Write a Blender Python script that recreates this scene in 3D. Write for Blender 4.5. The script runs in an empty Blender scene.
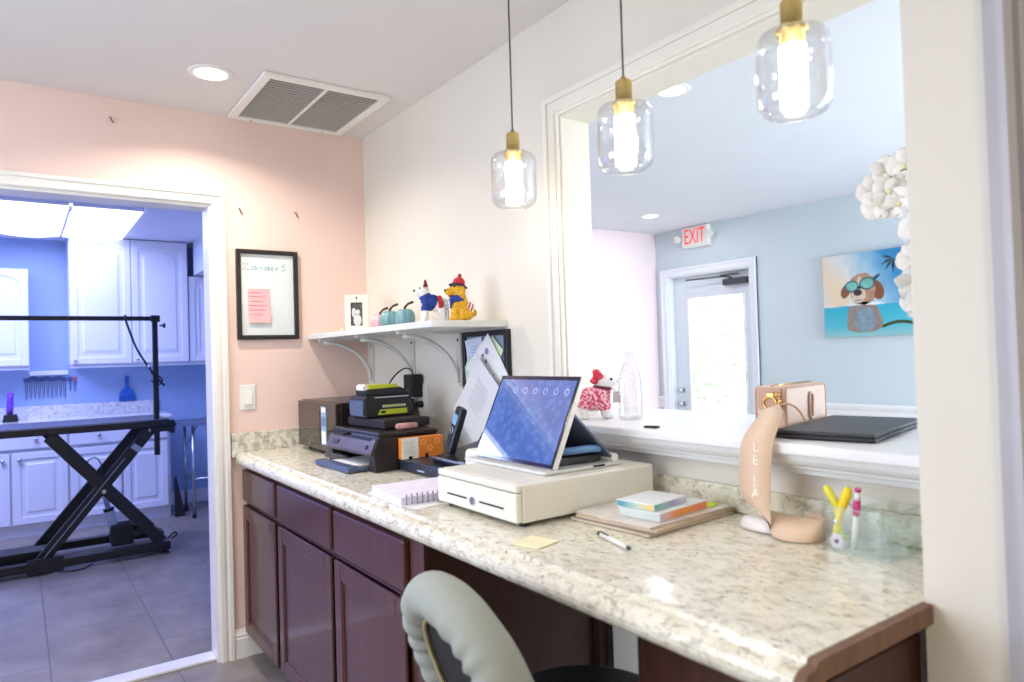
import bpy, bmesh, math, random
from mathutils import Vector, Matrix, Euler
random.seed(7)
SC = bpy.context.scene
COL = SC.collection
PI = math.pi

# ------------------------------------------------------------------ materials
def s2l(c):
    c = c / 255.0
    return c / 12.92 if c <= 0.04045 else ((c + 0.055) / 1.055) ** 2.4
def rgb(t): return (s2l(t[0]), s2l(t[1]), s2l(t[2]), 1.0)
MATS = {}
def mat(name, col, rough=0.5, metal=0.0, var=0.06, scale=30.0, bump=0.0, bscale=None, spec=0.5, emit=None, estr=0.0, coat=0.0, sss=0.0):
    if name in MATS: return MATS[name]
    m = bpy.data.materials.new(name); m.use_nodes = True
    nt = m.node_tree; N = nt.nodes; L = nt.links
    b = N['Principled BSDF']
    b.inputs['Roughness'].default_value = rough
    b.inputs['Metallic'].default_value = metal
    b.inputs['Specular IOR Level'].default_value = spec
    if coat: b.inputs['Coat Weight'].default_value = coat
    tc = N.new('ShaderNodeTexCoord')
    nz = N.new('ShaderNodeTexNoise'); nz.inputs['Scale'].default_value = scale; nz.inputs['Detail'].default_value = 4
    L.new(tc.outputs['Object'], nz.inputs['Vector'])
    r = N.new('ShaderNodeValToRGB')
    c = rgb(col)
    r.color_ramp.elements[0].position = 0.3; r.color_ramp.elements[1].position = 0.7
    r.color_ramp.elements[0].color = tuple(x * (1 - var) for x in c[:3]) + (1,)
    r.color_ramp.elements[1].color = tuple(min(1, x * (1 + var)) for x in c[:3]) + (1,)
    L.new(nz.outputs['Fac'], r.inputs['Fac']); L.new(r.outputs['Color'], b.inputs['Base Color'])
    if bump:
        n2 = N.new('ShaderNodeTexNoise'); n2.inputs['Scale'].default_value = bscale or scale; n2.inputs['Detail'].default_value = 3
        L.new(tc.outputs['Object'], n2.inputs['Vector'])
        bp = N.new('ShaderNodeBump'); bp.inputs['Strength'].default_value = bump; bp.inputs['Distance'].default_value = 0.01
        L.new(n2.outputs['Fac'], bp.inputs['Height']); L.new(bp.outputs['Normal'], b.inputs['Normal'])
    if emit:
        b.inputs['Emission Color'].default_value = rgb(emit); b.inputs['Emission Strength'].default_value = estr
    MATS[name] = m
    return m

def glass_mat(name, tint=(255, 255, 255), gloss=0.10, rough=0.02, edge=0.6):
    """thin clear glass: see-through with a fresnel sheen"""
    m = bpy.data.materials.new(name); m.use_nodes = True
    nt = m.node_tree; N = nt.nodes; L = nt.links
    N.remove(N['Principled BSDF']); out = N['Material Output']
    tr = N.new('ShaderNodeBsdfTransparent'); tr.inputs['Color'].default_value = rgb(tint)
    gl = N.new('ShaderNodeBsdfGlossy'); gl.inputs['Roughness'].default_value = rough
    lw = N.new('ShaderNodeLayerWeight'); lw.inputs['Blend'].default_value = 0.35
    mr = N.new('ShaderNodeMapRange'); mr.inputs['To Min'].default_value = gloss * 0.4; mr.inputs['To Max'].default_value = edge
    nz = N.new('ShaderNodeTexNoise'); nz.inputs['Scale'].default_value = 40
    ad = N.new('ShaderNodeMath'); ad.operation = 'MULTIPLY_ADD'; ad.inputs[1].default_value = 0.04
    L.new(lw.outputs['Facing'], mr.inputs['Value'])
    L.new(nz.outputs['Fac'], ad.inputs[0]); L.new(mr.outputs['Result'], ad.inputs[2])
    mx = N.new('ShaderNodeMixShader')
    L.new(ad.outputs[0], mx.inputs['Fac']); L.new(tr.outputs[0], mx.inputs[1]); L.new(gl.outputs[0], mx.inputs[2])
    L.new(mx.outputs[0], out.inputs['Surface'])
    MATS[name] = m
    return m

def emis_mat(name, col, strength, var=0.0, scale=30):
    m = bpy.data.materials.new(name); m.use_nodes = True
    nt = m.node_tree; N = nt.nodes; L = nt.links
    N.remove(N['Principled BSDF']); out = N['Material Output']
    e = N.new('ShaderNodeEmission'); e.inputs['Strength'].default_value = strength
    tc = N.new('ShaderNodeTexCoord'); nz = N.new('ShaderNodeTexVoronoi'); nz.inputs['Scale'].default_value = scale
    L.new(tc.outputs['Object'], nz.inputs['Vector'])
    r = N.new('ShaderNodeValToRGB'); c = rgb(col)
    r.color_ramp.elements[0].color = c
    r.color_ramp.elements[1].color = tuple(x * (1 - var) for x in c[:3]) + (1,)
    L.new(nz.outputs['Distance'], r.inputs['Fac']); L.new(r.outputs['Color'], e.inputs['Color'])
    L.new(e.outputs[0], out.inputs['Surface'])
    MATS[name] = m
    return m

def granite_mat(name, base=(214, 206, 184), mid=(170, 160, 138), dark=(92, 84, 76), white=(232, 228, 216), rough=0.14):
    m = bpy.data.materials.new(name); m.use_nodes = True
    nt = m.node_tree; N = nt.nodes; L = nt.links; b = N['Principled BSDF']
    b.inputs['Roughness'].default_value = rough
    b.inputs['Coat Weight'].default_value = 0.12; b.inputs['Coat Roughness'].default_value = 0.06
    tc = N.new('ShaderNodeTexCoord')
    mp = N.new('ShaderNodeMapping'); mp.inputs['Scale'].default_value = (1.3, 0.8, 1.1); mp.inputs['Rotation'].default_value = (0, 0, 0.5)
    L.new(tc.outputs['Object'], mp.inputs['Vector'])
    def noise(scale, detail, dist, rr, src=mp):
        n = N.new('ShaderNodeTexNoise'); n.inputs['Scale'].default_value = scale; n.inputs['Detail'].default_value = detail
        n.inputs['Distortion'].default_value = dist; n.inputs['Roughness'].default_value = rr
        L.new(src.outputs[0] if src is mp else src.outputs['Object'], n.inputs['Vector']); return n
    def ramp(n, stops):
        r = N.new('ShaderNodeValToRGB'); e = r.color_ramp.elements
        e[0].position, e[0].color = stops[0]; e[1].position, e[1].color = stops[-1]
        for p, c in stops[1:-1]:
            k = e.new(p); k.color = c
        L.new(n.outputs['Fac'], r.inputs['Fac']); return r
    n1 = noise(26, 8, 0.5, 0.66)
    r1 = ramp(n1, [(0.30, rgb(mid)), (0.43, rgb(base)), (0.58, rgb(white)), (0.72, rgb((224, 212, 176)))])
    n2 = noise(40, 6, 0.6, 0.72)
    r2 = ramp(n2, [(0.53, (0, 0, 0, 1)), (0.66, (1, 1, 1, 1))])
    n3 = noise(75, 4, 0.3, 0.75)
    r3 = ramp(n3, [(0.57, (0, 0, 0, 1)), (0.66, (1, 1, 1, 1))])
    mx = N.new('ShaderNodeMix'); mx.data_type = 'RGBA'; mx.inputs['B'].default_value = rgb(mid)
    L.new(r2.outputs['Color'], mx.inputs['Factor']); L.new(r1.outputs['Color'], mx.inputs['A'])
    mu = N.new('ShaderNodeMath'); mu.operation = 'MULTIPLY'
    r4 = ramp(noise(9, 5, 0.6, 0.6), [(0.40, (0.10, 0.10, 0.10, 1)), (0.62, (1, 1, 1, 1))])
    L.new(r3.outputs['Color'], mu.inputs[0]); L.new(r4.outputs['Color'], mu.inputs[1])
    m2 = N.new('ShaderNodeMix'); m2.data_type = 'RGBA'; m2.inputs['B'].default_value = rgb(dark)
    L.new(mu.outputs[0], m2.inputs['Factor']); L.new(mx.outputs['Result'], m2.inputs['A'])
    L.new(m2.outputs['Result'], b.inputs['Base Color'])
    MATS[name] = m
    return m

def tile_mat(name, c1, c2, grout, size, off=(0, 0), rough=0.35):
    m = bpy.data.materials.new(name); m.use_nodes = True
    nt = m.node_tree; N = nt.nodes; L = nt.links; b = N['Principled BSDF']
    b.inputs['Roughness'].default_value = rough
    tc = N.new('ShaderNodeTexCoord'); mp = N.new('ShaderNodeMapping'); mp.inputs['Location'].default_value = (off[0], off[1], 0)
    L.new(tc.outputs['Object'], mp.inputs['Vector'])
    br = N.new('ShaderNodeTexBrick'); br.offset = 0.5; br.inputs['Scale'].default_value = 1
    br.inputs['Brick Width'].default_value = size * 2; br.inputs['Row Height'].default_value = size
    br.inputs['Mortar Size'].default_value = 0.0028
    br.inputs['Mortar'].default_value = rgb(grout)
    nz = N.new('ShaderNodeTexNoise'); nz.inputs['Scale'].default_value = 3.5; nz.inputs['Detail'].default_value = 8; nz.inputs['Roughness'].default_value = 0.65
    L.new(tc.outputs['Object'], nz.inputs['Vector'])
    r = N.new('ShaderNodeValToRGB'); r.color_ramp.elements[0].position = 0.35; r.color_ramp.elements[1].position = 0.68
    r.color_ramp.elements[0].color = rgb(c1); r.color_ramp.elements[1].color = rgb(c2)
    L.new(nz.outputs['Fac'], r.inputs['Fac'])
    # rows run along y: swap the axes by rotating a quarter turn
    mp.inputs['Rotation'].default_value = (0, 0, PI / 2)
    L.new(mp.outputs['Vector'], br.inputs['Vector'])
    L.new(r.outputs['Color'], br.inputs['Color1']); L.new(r.outputs['Color'], br.inputs['Color2'])
    L.new(br.outputs['Color'], b.inputs['Base Color'])
    MATS[name] = m
    return m

def wood_mat(name, c1, c2, rough=0.3, axis_scale=(3, 3, 0.5), coat=0.0):
    m = bpy.data.materials.new(name); m.use_nodes = True
    nt = m.node_tree; N = nt.nodes; L = nt.links; b = N['Principled BSDF']
    b.inputs['Roughness'].default_value = rough; b.inputs['Coat Weight'].default_value = coat
    tc = N.new('ShaderNodeTexCoord'); mp = N.new('ShaderNodeMapping'); mp.inputs['Scale'].default_value = axis_scale
    L.new(tc.outputs['Object'], mp.inputs['Vector'])
    nz = N.new('ShaderNodeTexNoise'); nz.inputs['Scale'].default_value = 12; nz.inputs['Detail'].default_value = 6; nz.inputs['Distortion'].default_value = 1.0
    L.new(mp.outputs['Vector'], nz.inputs['Vector'])
    r = N.new('ShaderNodeValToRGB'); r.color_ramp.elements[0].position = 0.3; r.color_ramp.elements[1].position = 0.7
    r.color_ramp.elements[0].color = rgb(c1); r.color_ramp.elements[1].color = rgb(c2)
    L.new(nz.outputs['Fac'], r.inputs['Fac']); L.new(r.outputs['Color'], b.inputs['Base Color'])
    MATS[name] = m
    return m

def dots_mat(name, c1, c2, scale=120, thr=0.5, rough=0.8, bump=0.4):
    """two colours in small speckles (printed cloth, curly fur)"""
    m = bpy.data.materials.new(name); m.use_nodes = True
    nt = m.node_tree; N = nt.nodes; L = nt.links; b = N['Principled BSDF']
    b.inputs['Roughness'].default_value = rough
    tc = N.new('ShaderNodeTexCoord'); nz = N.new('ShaderNodeTexNoise'); nz.inputs['Scale'].default_value = scale; nz.inputs['Detail'].default_value = 2
    L.new(tc.outputs['Object'], nz.inputs['Vector'])
    r = N.new('ShaderNodeValToRGB'); r.color_ramp.elements[0].position = thr - 0.06; r.color_ramp.elements[1].position = thr + 0.06
    r.color_ramp.elements[0].color = rgb(c1); r.color_ramp.elements[1].color = rgb(c2)
    L.new(nz.outputs['Fac'], r.inputs['Fac']); L.new(r.outputs['Color'], b.inputs['Base Color'])
    bp = N.new('ShaderNodeBump'); bp.inputs['Strength'].default_value = bump; bp.inputs['Distance'].default_value = 0.004
    L.new(nz.outputs['Fac'], bp.inputs['Height']); L.new(bp.outputs['Normal'], b.inputs['Normal'])
    MATS[name] = m
    return m

def stripe_mat(name, c1, c2, scale=60, axis=(1, 0.6, 0.8), rough=0.6):
    m = bpy.data.materials.new(name); m.use_nodes = True
    nt = m.node_tree; N = nt.nodes; L = nt.links; b = N['Principled BSDF']
    b.inputs['Roughness'].default_value = rough
    tc = N.new('ShaderNodeTexCoord'); mp = N.new('ShaderNodeMapping'); mp.inputs['Scale'].default_value = axis
    mp.inputs['Rotation'].default_value = (0, 0.5, 0.3)
    wv = N.new('ShaderNodeTexWave'); wv.inputs['Scale'].default_value = scale
    L.new(tc.outputs['Object'], mp.inputs['Vector']); L.new(mp.outputs['Vector'], wv.inputs['Vector'])
    r = N.new('ShaderNodeValToRGB'); r.color_ramp.interpolation = 'CONSTANT'
    r.color_ramp.elements[0].color = rgb(c1); r.color_ramp.elements[1].position = 0.5; r.color_ramp.elements[1].color = rgb(c2)
    L.new(wv.outputs['Fac'], r.inputs['Fac']); L.new(r.outputs['Color'], b.inputs['Base Color'])
    MATS[name] = m
    return m

# ------------------------------------------------------------------ mesh builder
class MB:
    def __init__(s): s.bm = bmesh.new(); s.m = 0
    def _merge(s, tb, X=None, smooth=False):
        vm = {}
        for v in tb.verts: vm[v] = s.bm.verts.new(X @ v.co if X else v.co)
        for f in tb.faces:
            try: g = s.bm.faces.new([vm[v] for v in f.verts])
            except ValueError: continue
            g.material_index = s.m; g.smooth = smooth or f.smooth
        tb.free(); return s
    def raw(s, verts, faces, X=None, smooth=False):
        vs = [s.bm.verts.new(X @ Vector(v) if X else Vector(v)) for v in verts]
        for f in faces:
            try: g = s.bm.faces.new([vs[i] for i in f]); g.material_index = s.m; g.smooth = smooth
            except ValueError: pass
        return s
    def box(s, c, d, bev=0.0, rot=None, seg=2):
        tb = bmesh.new(); bmesh.ops.create_cube(tb, size=1)
        for v in tb.verts: v.co = Vector((v.co.x * d[0], v.co.y * d[1], v.co.z * d[2]))
        if bev > 0:
            bmesh.ops.bevel(tb, geom=list(tb.edges), offset=min(bev, min(d) * 0.49), segments=seg, profile=0.5, affect='EDGES')
        X = Matrix.Translation(c)
        if rot is not None:
            X = X @ (Matrix.Rotation(rot, 4, 'Z') if isinstance(rot, (int, float)) else Euler(rot).to_matrix().to_4x4())
        return s._merge(tb, X)
    def span(s, lo, hi, bev=0.0, seg=2):
        c = [(a + b) / 2 for a, b in zip(lo, hi)]; d = [abs(b - a) for a, b in zip(lo, hi)]
        return s.box(c, d, bev, None, seg)
    def cyl(s, p0, p1, r0, r1=None, seg=20, caps=True):
        p0 = Vector(p0); p1 = Vector(p1); r1 = r0 if r1 is None else r1
        tb = bmesh.new()
        bmesh.ops.create_cone(tb, cap_ends=caps, segments=seg, radius1=max(r0, 1e-5), radius2=max(r1, 1e-5), depth=(p1 - p0).length)
        for f in tb.faces: f.smooth = len(f.verts) == 4
        X = Matrix.Translation((p0 + p1) / 2) @ (p1 - p0).to_track_quat('Z', 'Y').to_matrix().to_4x4()
        return s._merge(tb, X)
    def ell(s, c, r, rot=None, seg=20, rings=12):
        tb = bmesh.new(); bmesh.ops.create_uvsphere(tb, u_segments=seg, v_segments=rings, radius=1)
        if isinstance(r, (int, float)): r = (r, r, r)
        X = Matrix.Translation(c) @ (Euler(rot).to_matrix().to_4x4() if rot else Matrix.Identity(4)) @ Matrix.Diagonal((r[0], r[1], r[2], 1))
        return s._merge(tb, X, True)
    def lathe(s, prof, c=(0, 0, 0), seg=32, X=None, smooth=True, close=False):
        n = len(prof); vs = []; fs = []
        for k in range(seg):
            a = 2 * PI * k / seg
            for r, z in prof: vs.append((r * math.cos(a), r * math.sin(a), z))
        for k in range(seg):
            k2 = (k + 1) % seg
            for i in range(n - 1 if not close else n):
                j = (i + 1) % n
                fs.append((k * n + i, k2 * n + i, k2 * n + j, k * n + j))
        T = Matrix.Translation(c) @ X if X else Matrix.Translation(c)
        s.raw(vs, fs, T, smooth)
        return s
    def tube(s, pts, r, seg=8, closed=False, caps=True):
        P = [Vector(p) for p in pts]; n = len(P)
        rr = r if isinstance(r, (list, tuple)) else [r] * n
        tang = []
        for i in range(n):
            a = P[(i - 1) % n] if closed or i > 0 else P[i]; b = P[(i + 1) % n] if closed or i < n - 1 else P[i]
            tang.append((b - a).normalized())
        u = tang[0].orthogonal().normalized(); vs = []; fs = []
        for i in range(n):
            t = tang[i]; u = (u - t * u.dot(t)).normalized(); w = t.cross(u)
            for k in range(seg):
                a = 2 * PI * k / seg; vs.append(P[i] + (u * math.cos(a) + w * math.sin(a)) * rr[i])
        m = n if closed else n - 1
        for i in range(m):
            j = (i + 1) % n
            for k in range(seg):
                k2 = (k + 1) % seg; fs.append((i * seg + k, i * seg + k2, j * seg + k2, j * seg + k))
        if caps and not closed:
            fs.append(tuple(range(seg - 1, -1, -1))); fs.append(tuple(range((n - 1) * seg, n * seg)))
        return s.raw(vs, fs, None, True)
    def prism(s, pts, axis, a0, a1, X=None, bev=0.0, smooth=False):
        """polygon swept along an axis: x: pts=(y,z)  y: pts=(x,z)  z: pts=(x,y)"""
        def mk(p, a): return {'x': (a, p[0], p[1]), 'y': (p[0], a, p[1]), 'z': (p[0], p[1], a)}[axis]
        tb = bmesh.new(); n = len(pts)
        A = [tb.verts.new(mk(p, a0)) for p in pts]; B = [tb.verts.new(mk(p, a1)) for p in pts]
        tb.faces.new(A); tb.faces.new(B[::-1])
        for i in range(n):
            j = (i + 1) % n; f = tb.faces.new((A[i], B[i], B[j], A[j])); f.smooth = smooth
        bmesh.ops.recalc_face_normals(tb, faces=tb.faces)
        if bev: bmesh.ops.bevel(tb, geom=list(tb.edges), offset=bev, segments=2, profile=0.5, affect='EDGES')
        return s._merge(tb, X)
    def ribbon(s, pts, wid, th=0.002, sub=6):
        """strap: centre points and half-width vectors, smoothly interpolated"""
        def cr(a, b, c, d, t): return 0.5 * ((2 * b) + (c - a) * t + (2 * a - 5 * b + 4 * c - d) * t * t + (3 * b - a - 3 * c + d) * t ** 3)
        P = [Vector(p) for p in pts]; W = [Vector(w) for w in wid]; n = len(P); pp = []; ww = []
        for i in range(n - 1):
            for k in range(sub):
                t = k / sub; g = lambda A: cr(A[max(i - 1, 0)], A[i], A[i + 1], A[min(i + 2, n - 1)], t)
                pp.append(g(P)); ww.append(g(W))
        pp.append(P[-1]); ww.append(W[-1]); vs = []; fs = []; N = len(pp)
        for i in range(N):
            t = (pp[min(i + 1, N - 1)] - pp[max(i - 1, 0)]).normalized(); nn = t.cross(ww[i].normalized()).normalized() * th / 2
            vs += [pp[i] - ww[i] + nn, pp[i] + ww[i] + nn, pp[i] + ww[i] - nn, pp[i] - ww[i] - nn]
        for i in range(N - 1):
            for k in range(4):
                k2 = (k + 1) % 4; fs.append((i * 4 + k, i * 4 + k2, i * 4 + 4 + k2, i * 4 + 4 + k))
        fs.append((3, 2, 1, 0)); fs.append(tuple(range(4 * N - 4, 4 * N)))
        return s.raw(vs, fs, None, True)
    def frame(s, axis, u0, u1, v0, v1, w_, d0, d1, bev=0.0, bottom=True):
        """four-sided frame without overlapping pieces; axis is the direction it is thick in"""
        def sp(ua, ub, va, vb):
            if axis == 'x': s.span((d0, ua, va), (d1, ub, vb), bev)
            elif axis == 'y': s.span((ua, d0, va), (ub, d1, vb), bev)
            else: s.span((ua, va, d0), (ub, vb, d1), bev)
        sp(u0, u0 + w_, v0, v1); sp(u1 - w_, u1, v0, v1); sp(u0 + w_, u1 - w_, v1 - w_, v1)
        if bottom: sp(u0 + w_, u1 - w_, v0, v0 + w_)
        return s
    def build(s, name, mats, parent=None, local=False, fix=True):
        me = bpy.data.meshes.new(name)
        if fix: bmesh.ops.recalc_face_normals(s.bm, faces=s.bm.faces)
        base = Vector((0, 0, 0)); X = None
        if parent is not None:
            if not local: X = ROOT[parent].inverted()
        elif not local:
            lo = Vector([min(v.co[i] for v in s.bm.verts) for i in range(3)]); hi = Vector([max(v.co[i] for v in s.bm.verts) for i in range(3)])
            base = Vector(((lo.x + hi.x) / 2, (lo.y + hi.y) / 2, lo.z)); X = Matrix.Translation(-base)
        if X: bmesh.ops.transform(s.bm, matrix=X, verts=s.bm.verts)
        s.bm.to_mesh(me); s.bm.free()
        if not isinstance(mats, (list, tuple)): mats = [mats]
        for m in mats: me.materials.append(m)
        o = bpy.data.objects.new(name, me); COL.objects.link(o)
        o.location = base
        ROOT[o] = Matrix.Translation(base)
        if parent is not None:
            o.parent = parent; o.location = (0, 0, 0); ROOT[o] = ROOT[parent]
        return o
ROOT = {}
def tag(o, label=None, cat=None, group=None, kind=None):
    if label: o['label'] = label
    if cat: o['category'] = cat
    if group: o['group'] = group
    if kind: o['kind'] = kind
    return o
def thing(name, label, cat, loc=(0, 0, 0), rz=0.0, group=None):
    o = bpy.data.objects.new(name, None); COL.objects.link(o)
    o.empty_display_size = 0.05
    o.location = loc; o.rotation_euler = (0, 0, rz)
    ROOT[o] = Matrix.Translation(loc) @ Matrix.Rotation(rz, 4, 'Z')
    return tag(o, label, cat, group)
def struct(name, mb, m, parent=None, at_origin=True):
    o = mb.build(name, m, parent, local=at_origin and parent is None)
    o['kind'] = 'structure'; return o
def copy_tree(o, loc, rz, label=None):
    def rec(x, parent):
        c = x.copy(); COL.objects.link(c)
        if parent is not None: c.parent = parent
        for ch in list(x.children): rec(ch, c)
        return c
    c = rec(o, None); c.location = loc; c.rotation_euler = (0, 0, rz)
    if label: c['label'] = label
    return c
def text_mesh(body, size, X, depth=0.0005):
    """letters as a small extruded mesh, returned as (verts, faces)"""
    cu = bpy.data.curves.new('letters', 'FONT'); cu.body = body; cu.size = size; cu.extrude = depth; cu.align_x = 'CENTER'; cu.align_y = 'CENTER'
    cu.resolution_u = 3
    ob = bpy.data.objects.new('letters', cu); COL.objects.link(ob)
    dg = bpy.context.evaluated_depsgraph_get(); dg.update()
    me = bpy.data.meshes.new_from_object(ob.evaluated_get(dg))
    vs = [X @ v.co for v in me.vertices]; fs = [tuple(p.vertices) for p in me.polygons]
    bpy.data.objects.remove(ob); bpy.data.curves.remove(cu); bpy.data.meshes.remove(me)
    return vs, fs
def lamp(name, kind, loc, energy, col, size=0.1, size_y=None, rot=(0, 0, 0), parent=None, shape=None, spread=None):
    l = bpy.data.lights.new(name, kind); l.energy = energy; l.color = rgb(col)[:3]
    if kind == 'AREA':
        l.shape = shape or ('RECTANGLE' if size_y else 'DISK'); l.size = size
        if size_y: l.size_y = size_y
        if spread: l.spread = spread
    elif kind == 'POINT': l.shadow_soft_size = size
    o = bpy.data.objects.new(name, l); COL.objects.link(o)
    if parent is not None:
        o.parent = parent; o.location = ROOT[parent].inverted() @ Vector(loc)
    else: o.location = loc
    o.rotation_euler = rot
    return o
def remesh(o, size, smooth=2):
    r = o.modifiers.new('remesh', 'REMESH'); r.mode = 'VOXEL'; r.voxel_size = size; r.use_smooth_shade = True
    if smooth:
        k = o.modifiers.new('smooth', 'SMOOTH'); k.iterations = smooth; k.factor = 0.5
    return o
# ------------------------------------------------------------------ palette
PINK = mat('pink_paint', (238, 209, 196), 0.55, var=0.015, scale=3, bump=0.05, bscale=60)
CREAM = mat('cream_paint', (226, 220, 206), 0.55, var=0.015, scale=3, bump=0.05, bscale=60)
CEIL = mat('ceiling_paint', (224, 220, 216), 0.7, var=0.015, scale=4, bump=0.08, bscale=40)
TRIM = mat('cream_trim', (236, 232, 224), 0.35, var=0.02, scale=8)
WTRIM = mat('white_trim', (240, 240, 240), 0.35, var=0.01, scale=8)
BLUEW = mat('pale_blue_paint', (208, 220, 224), 0.6, var=0.015, scale=3, bump=0.05, bscale=60)
ROSEW = mat('pale_rose_paint', (240, 222, 224), 0.6, var=0.015, scale=3)
SKYW = mat('sky_blue_paint', (160, 184, 220), 0.55, var=0.02, scale=3)
FARCEIL = mat('far_ceiling_paint', (222, 224, 228), 0.7, var=0.015, scale=4)
TILE = tile_mat('stone_floor_tile', (120, 110, 102), (152, 140, 130), (98, 90, 84), 0.45, (0.0, 0.0))
GRAN = granite_mat('granite', base=(224, 217, 194), mid=(178, 171, 150), dark=(88, 82, 76), white=(238, 233, 216), rough=0.20)
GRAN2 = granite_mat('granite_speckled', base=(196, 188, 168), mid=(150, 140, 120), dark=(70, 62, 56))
CAB = wood_mat('dark_stained_wood', (74, 44, 38), (88, 54, 47), 0.32, coat=0.25)
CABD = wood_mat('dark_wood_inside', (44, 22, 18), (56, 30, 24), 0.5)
WHITEL = mat('white_lacquer', (236, 236, 240), 0.3, var=0.01, scale=5)
BLK = mat('black_metal', (16, 16, 18), 0.4, var=0.1, scale=20)
BLKP = mat('black_plastic', (20, 20, 22), 0.35, var=0.1, scale=30)
BLKM = mat('matte_black_plastic', (26, 26, 28), 0.65, var=0.1, scale=40, bump=0.1, bscale=200)
GREYP = mat('grey_plastic', (120, 122, 126), 0.45, var=0.05)
DGREY = mat('dark_grey_plastic', (62, 64, 70), 0.45, var=0.05)
WHT = mat('white_plastic', (236, 234, 226), 0.35, var=0.01, scale=10)
PAPER = mat('white_paper', (236, 236, 236), 0.8, var=0.02, scale=20)
STEEL = mat('brushed_steel', (190, 192, 196), 0.25, metal=1.0, var=0.05, scale=60)
BRASS = mat('brushed_brass', (232, 206, 132), 0.30, metal=0.95, var=0.06, scale=60)
GOLD = mat('gold_hardware', (222, 178, 104), 0.2, metal=1.0, var=0.05)
GLASS = glass_mat('clear_glass', gloss=0.07, edge=0.5)
PANE = glass_mat('window_pane', gloss=0.08, edge=0.25)
ACRY = glass_mat('clear_acrylic', tint=(252, 254, 253), gloss=0.03, edge=0.22)

# ------------------------------------------------------------------ room shell
H = 2.44
m = MB(); m.span((-3.3, -5.3, -0.1), (0.06, 4.1, 0.0)); m.span((0.06, 1.56, -0.1), (0.7, 4.1, 0.0)); struct('floor', m, TILE)
m = MB(); m.span((0.06, -5.3, -0.1), (3.8, 1.56, 0.0)); struct('floor_lobby', m, tile_mat('lobby_bounce_tile', (196, 190, 182), (216, 210, 202), (170, 164, 156), 0.45))  # unseen floor, tile made pale to bounce light up to the lobby ceiling
m = MB(); m.span((-3.0, -5.3, H), (0.06, 0.06, H + 0.1)); struct('ceiling', m, CEIL)
m = MB(); m.span((0.06, -5.3, H), (3.8, 1.56, H + 0.1)); struct('ceiling_lobby', m, FARCEIL)
m = MB(); m.span((-3.3, 0.06, H), (0.06, 4.1, H + 0.1)); m.span((0.06, 1.56, H), (0.7, 4.1, H + 0.1)); struct('ceiling_grooming', m, mat('grooming_ceiling_paint', (232, 232, 240), 0.7, var=0.01, scale=4))
# back wall (pink this side, blue beyond) with the wide opening
DX, DT = -0.734, 2.03
def wall_back(y0, y1, name, mm):
    m = MB(); m.span((DX, y0, 0), (0.0, y1, H)); m.span((-3.0, y0, DT), (DX, y1, H)); m.span((-3.0, y0, 0), (-2.25, y1, DT)); struct(name, m, mm)
wall_back(0.0, 0.06, 'wall_back', PINK); wall_back(0.06, 0.12, 'wall_grooming_front', SKYW)
# cream wall with the pass-through
OY0, OZ0, OZ1 = -1.566, 1.085, 2.09
def wall_side(x0, x1, name, mm):
    m = MB(); m.span((x0, OY0, 0), (x1, 0.12 if x0 > 0.03 else 0.0, H)); m.span((x0, -2.80, 0), (x1, OY0, OZ0)); m.span((x0, -2.80, OZ1), (x1, OY0, H)); m.span((x0, -5.3, 0), (x1, -2.80, H)); struct(name, m, mm)
wall_side(0.0, 0.06, 'wall_right', CREAM)
wall_side(0.06, 0.12, 'wall_lobby_near', CREAM)
# stub of the partition the camera looks past
m = MB(); m.span((-0.30, -2.893, 0), (0.0, -2.776, H)); struct('wall_partition', m, CREAM)
# left wall with the window that lets the daylight in
def wall_win(axis, p0, p1, a0, a1, w0, w1, z0, z1, name, mm):
    m = MB()
    def sp(a, b, za, zb):
        if axis == 'x': m.span((p0, a, za), (p1, b, zb))
        else: m.span((a, p0, za), (b, p1, zb))
    sp(a0, w0, 0, H); sp(w1, a1, 0, H); sp(w0, w1, 0, z0); sp(w0, w1, z1, H); struct(name, m, mm)
wall_win('x', -3.0, -2.9, -5.3, 0.0, -2.6, -0.6, 0.7, 2.15, 'wall_left', CREAM)
m = MB(); m.span((-3.0, -5.3, 0), (0.0, -5.2, H)); m.span((0.12, -4.7, 0), (0.2, -4.6, H)); struct('wall_behind', m, CREAM)
# lobby
LX, LY = 3.638, 1.407
FD0, FD1, FDZ = 0.345, 1.27, 2.01
m = MB(); m.span((LX, -4.7, 0), (LX + 0.16, FD0, H)); m.span((LX, FD1, 0), (LX + 0.16, LY + 0.15, H)); m.span((LX, FD0, FDZ), (LX + 0.16, FD1, H)); struct('wall_lobby_right', m, BLUEW)
m = MB(); m.span((0.12, LY, 0), (LX, LY + 0.15, H)); struct('wall_lobby_back', m, ROSEW)
wall_win('y', -4.7, -4.55, 0.2, LX, 2.0, 3.5, 0.4, 2.2, 'wall_lobby_front', CREAM)
# grooming room
m = MB(); m.span((-3.3, 3.98, 0), (0.7, 4.1, H)); struct('wall_grooming_back', m, SKYW)
m = MB(); m.span((-3.3, 0.12, 0), (-3.2, 3.98, H)); struct('wall_grooming_left', m, SKYW)
m = MB(); m.span((0.55, 1.56, 0), (0.7, 3.98, H)); m.span((0.0, 0.12, 0), (0.12, 1.56, H)); m.span((0.12, 1.5, 0), (0.55, 1.56, H)); struct('wall_grooming_right', m, SKYW)
m = MB(); m.span((-0.115, 1.7, 2.135), (0.55, 3.60, H)); struct('wall_grooming_soffit', m, mat('soffit_paint', (214, 220, 234), 0.6, var=0.01))

# ---- trims
def molding(name, prof, axis, a0, a1, mm):
    m = MB(); m.prism(prof, axis, a0, a1); return m
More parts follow.
